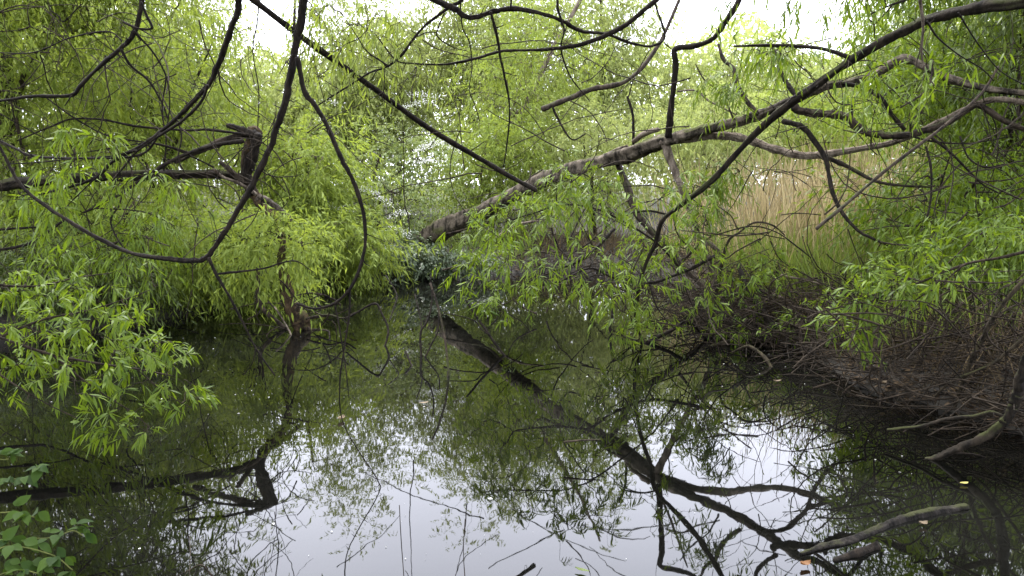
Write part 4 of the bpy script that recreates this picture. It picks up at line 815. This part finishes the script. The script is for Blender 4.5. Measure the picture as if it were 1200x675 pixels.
att = clumps([(1005, 358, 35, 24, 5.9, 0.25, 32), (1065, 350, 35, 20, 5.7, 0.25, 22), (1120, 318, 40, 16, 5.5, 0.25, 14), (1020, 328, 30, 15, 6.0, 0.25, 16), (1180, 285, 50, 22, 5.2, 0.3, 13), (1000, 392, 25, 10, 5.9, 0.2, 8), (1080, 290, 50, 20, 5.8, 0.3, 16)], rng, 7, 0.26)
foliage(root, sk, att, rng, 'near', 'twig', ns=1, sl=(0.08, 0.22), k=10, L=0.10, W=0.010, strip=True, stems=True, up=0.3, droop=0.3, bend=0.4, r_tip=0.0018, tint=0.55, tvar=0.28, single=280)

rng = RS(535)
root, sk = branch('willow_spray', 'small leafy shoots sprouting along the waterline below the green sedge', 'willow branch',
    [('838,352 865,345 895,350 925,362 955,378', 9.0, 7.6, 5, 3), ('838,352 850,375 870,388 890,390', 9.0, 8.0, 4, 2), ('865,345 880,320 905,305', 8.9, 8.6, 4, 2)], rng, 'twig', sides=6)
att = clumps([(855, 335, 30, 28, 8.7, 0.3, 26), (900, 345, 40, 25, 8.2, 0.3, 26), (940, 378, 35, 16, 7.6, 0.25, 18), (870, 388, 35, 12, 8.0, 0.25, 18), (895, 310, 40, 18, 8.6, 0.3, 18), (975, 350, 30, 20, 7.4, 0.3, 14)], rng, 4, 0.32)
foliage(root, sk, att, rng, 'near', 'twig', ns=1, sl=(0.08, 0.22), k=9, L=0.095, W=0.0085, strip=True, stems=True, up=0.3, droop=0.35, bend=0.35, r_tip=0.0018, tint=0.55)

# bramble, bottom left
rng = RS(540)
root = thing('bramble', 'bramble stems with oval leaflets in the bottom left corner', 'bramble', (-1.95, 2.1, float(gz(-1.95, 2.1))))
canes = [('-190,700 -120,640 -60,585 -10,565 30,560 45,552', 2.0, 2.2), ('-190,720 -100,650 -40,635 20,632 60,630 85,622 97,628', 1.95, 2.1), ('-180,740 -90,680 -20,655 10,640 60,650 85,668', 1.9, 2.0), ('-180,690 -80,600 -20,545 10,538', 2.05, 2.2), ('-180,730 -90,660 -30,610 15,600 40,606', 2.0, 2.1), ('-170,760 -90,700 -20,680 20,668 45,672', 1.9, 1.95)]
LB, LA, LS, LL = [], [], [], []
for q, (s, d0, d1) in enumerate(canes):
    P, R = line(s, d0, d1, 5, 2.5); mb = MB(); path = tube(mb, P, R, rng, 6, 6, 0.05, 0.1); cane = part('cane', mb, M['green_stem'], root); LB, LA, LS, LL = [], [], [], []
    for u in np.linspace(0.35, 0.99, 8 if q else 7):
        b = path[int(u * (len(path) - 1))]; tg = nrm(path[min(int(u * (len(path) - 1)) + 1, len(path) - 1)] - path[max(int(u * (len(path) - 1)) - 1, 0)])
        sd_ = nrm(np.cross(tg, [0, 0, 1.])) * (1 if rng.random() > 0.5 else -1)
        pet = b + (sd_ * 0.5 + tg * 0.5 + np.array([0, -0.2, 0.35])) * 0.035
        for a in (-0.9, 0, 0.9):
            A_ = nrm(sd_ * math.cos(a) + tg * (math.sin(a) + 0.3) + rng.normal(0, 0.25, 3) + np.array([0, -0.35, -0.05]))
            LB.append(pet); LA.append(A_); LS.append(nrm(np.cross(A_, np.array([0, -0.6, 1.0]) + rng.normal(0, 0.3, 3)))); LL.append(rng.uniform(0.030, 0.052))
    single_leaves(cane, *map(np.array, (LB, LA, LS, LL)), 'bramble', rng, 0.30, 'leaflet', root.location)
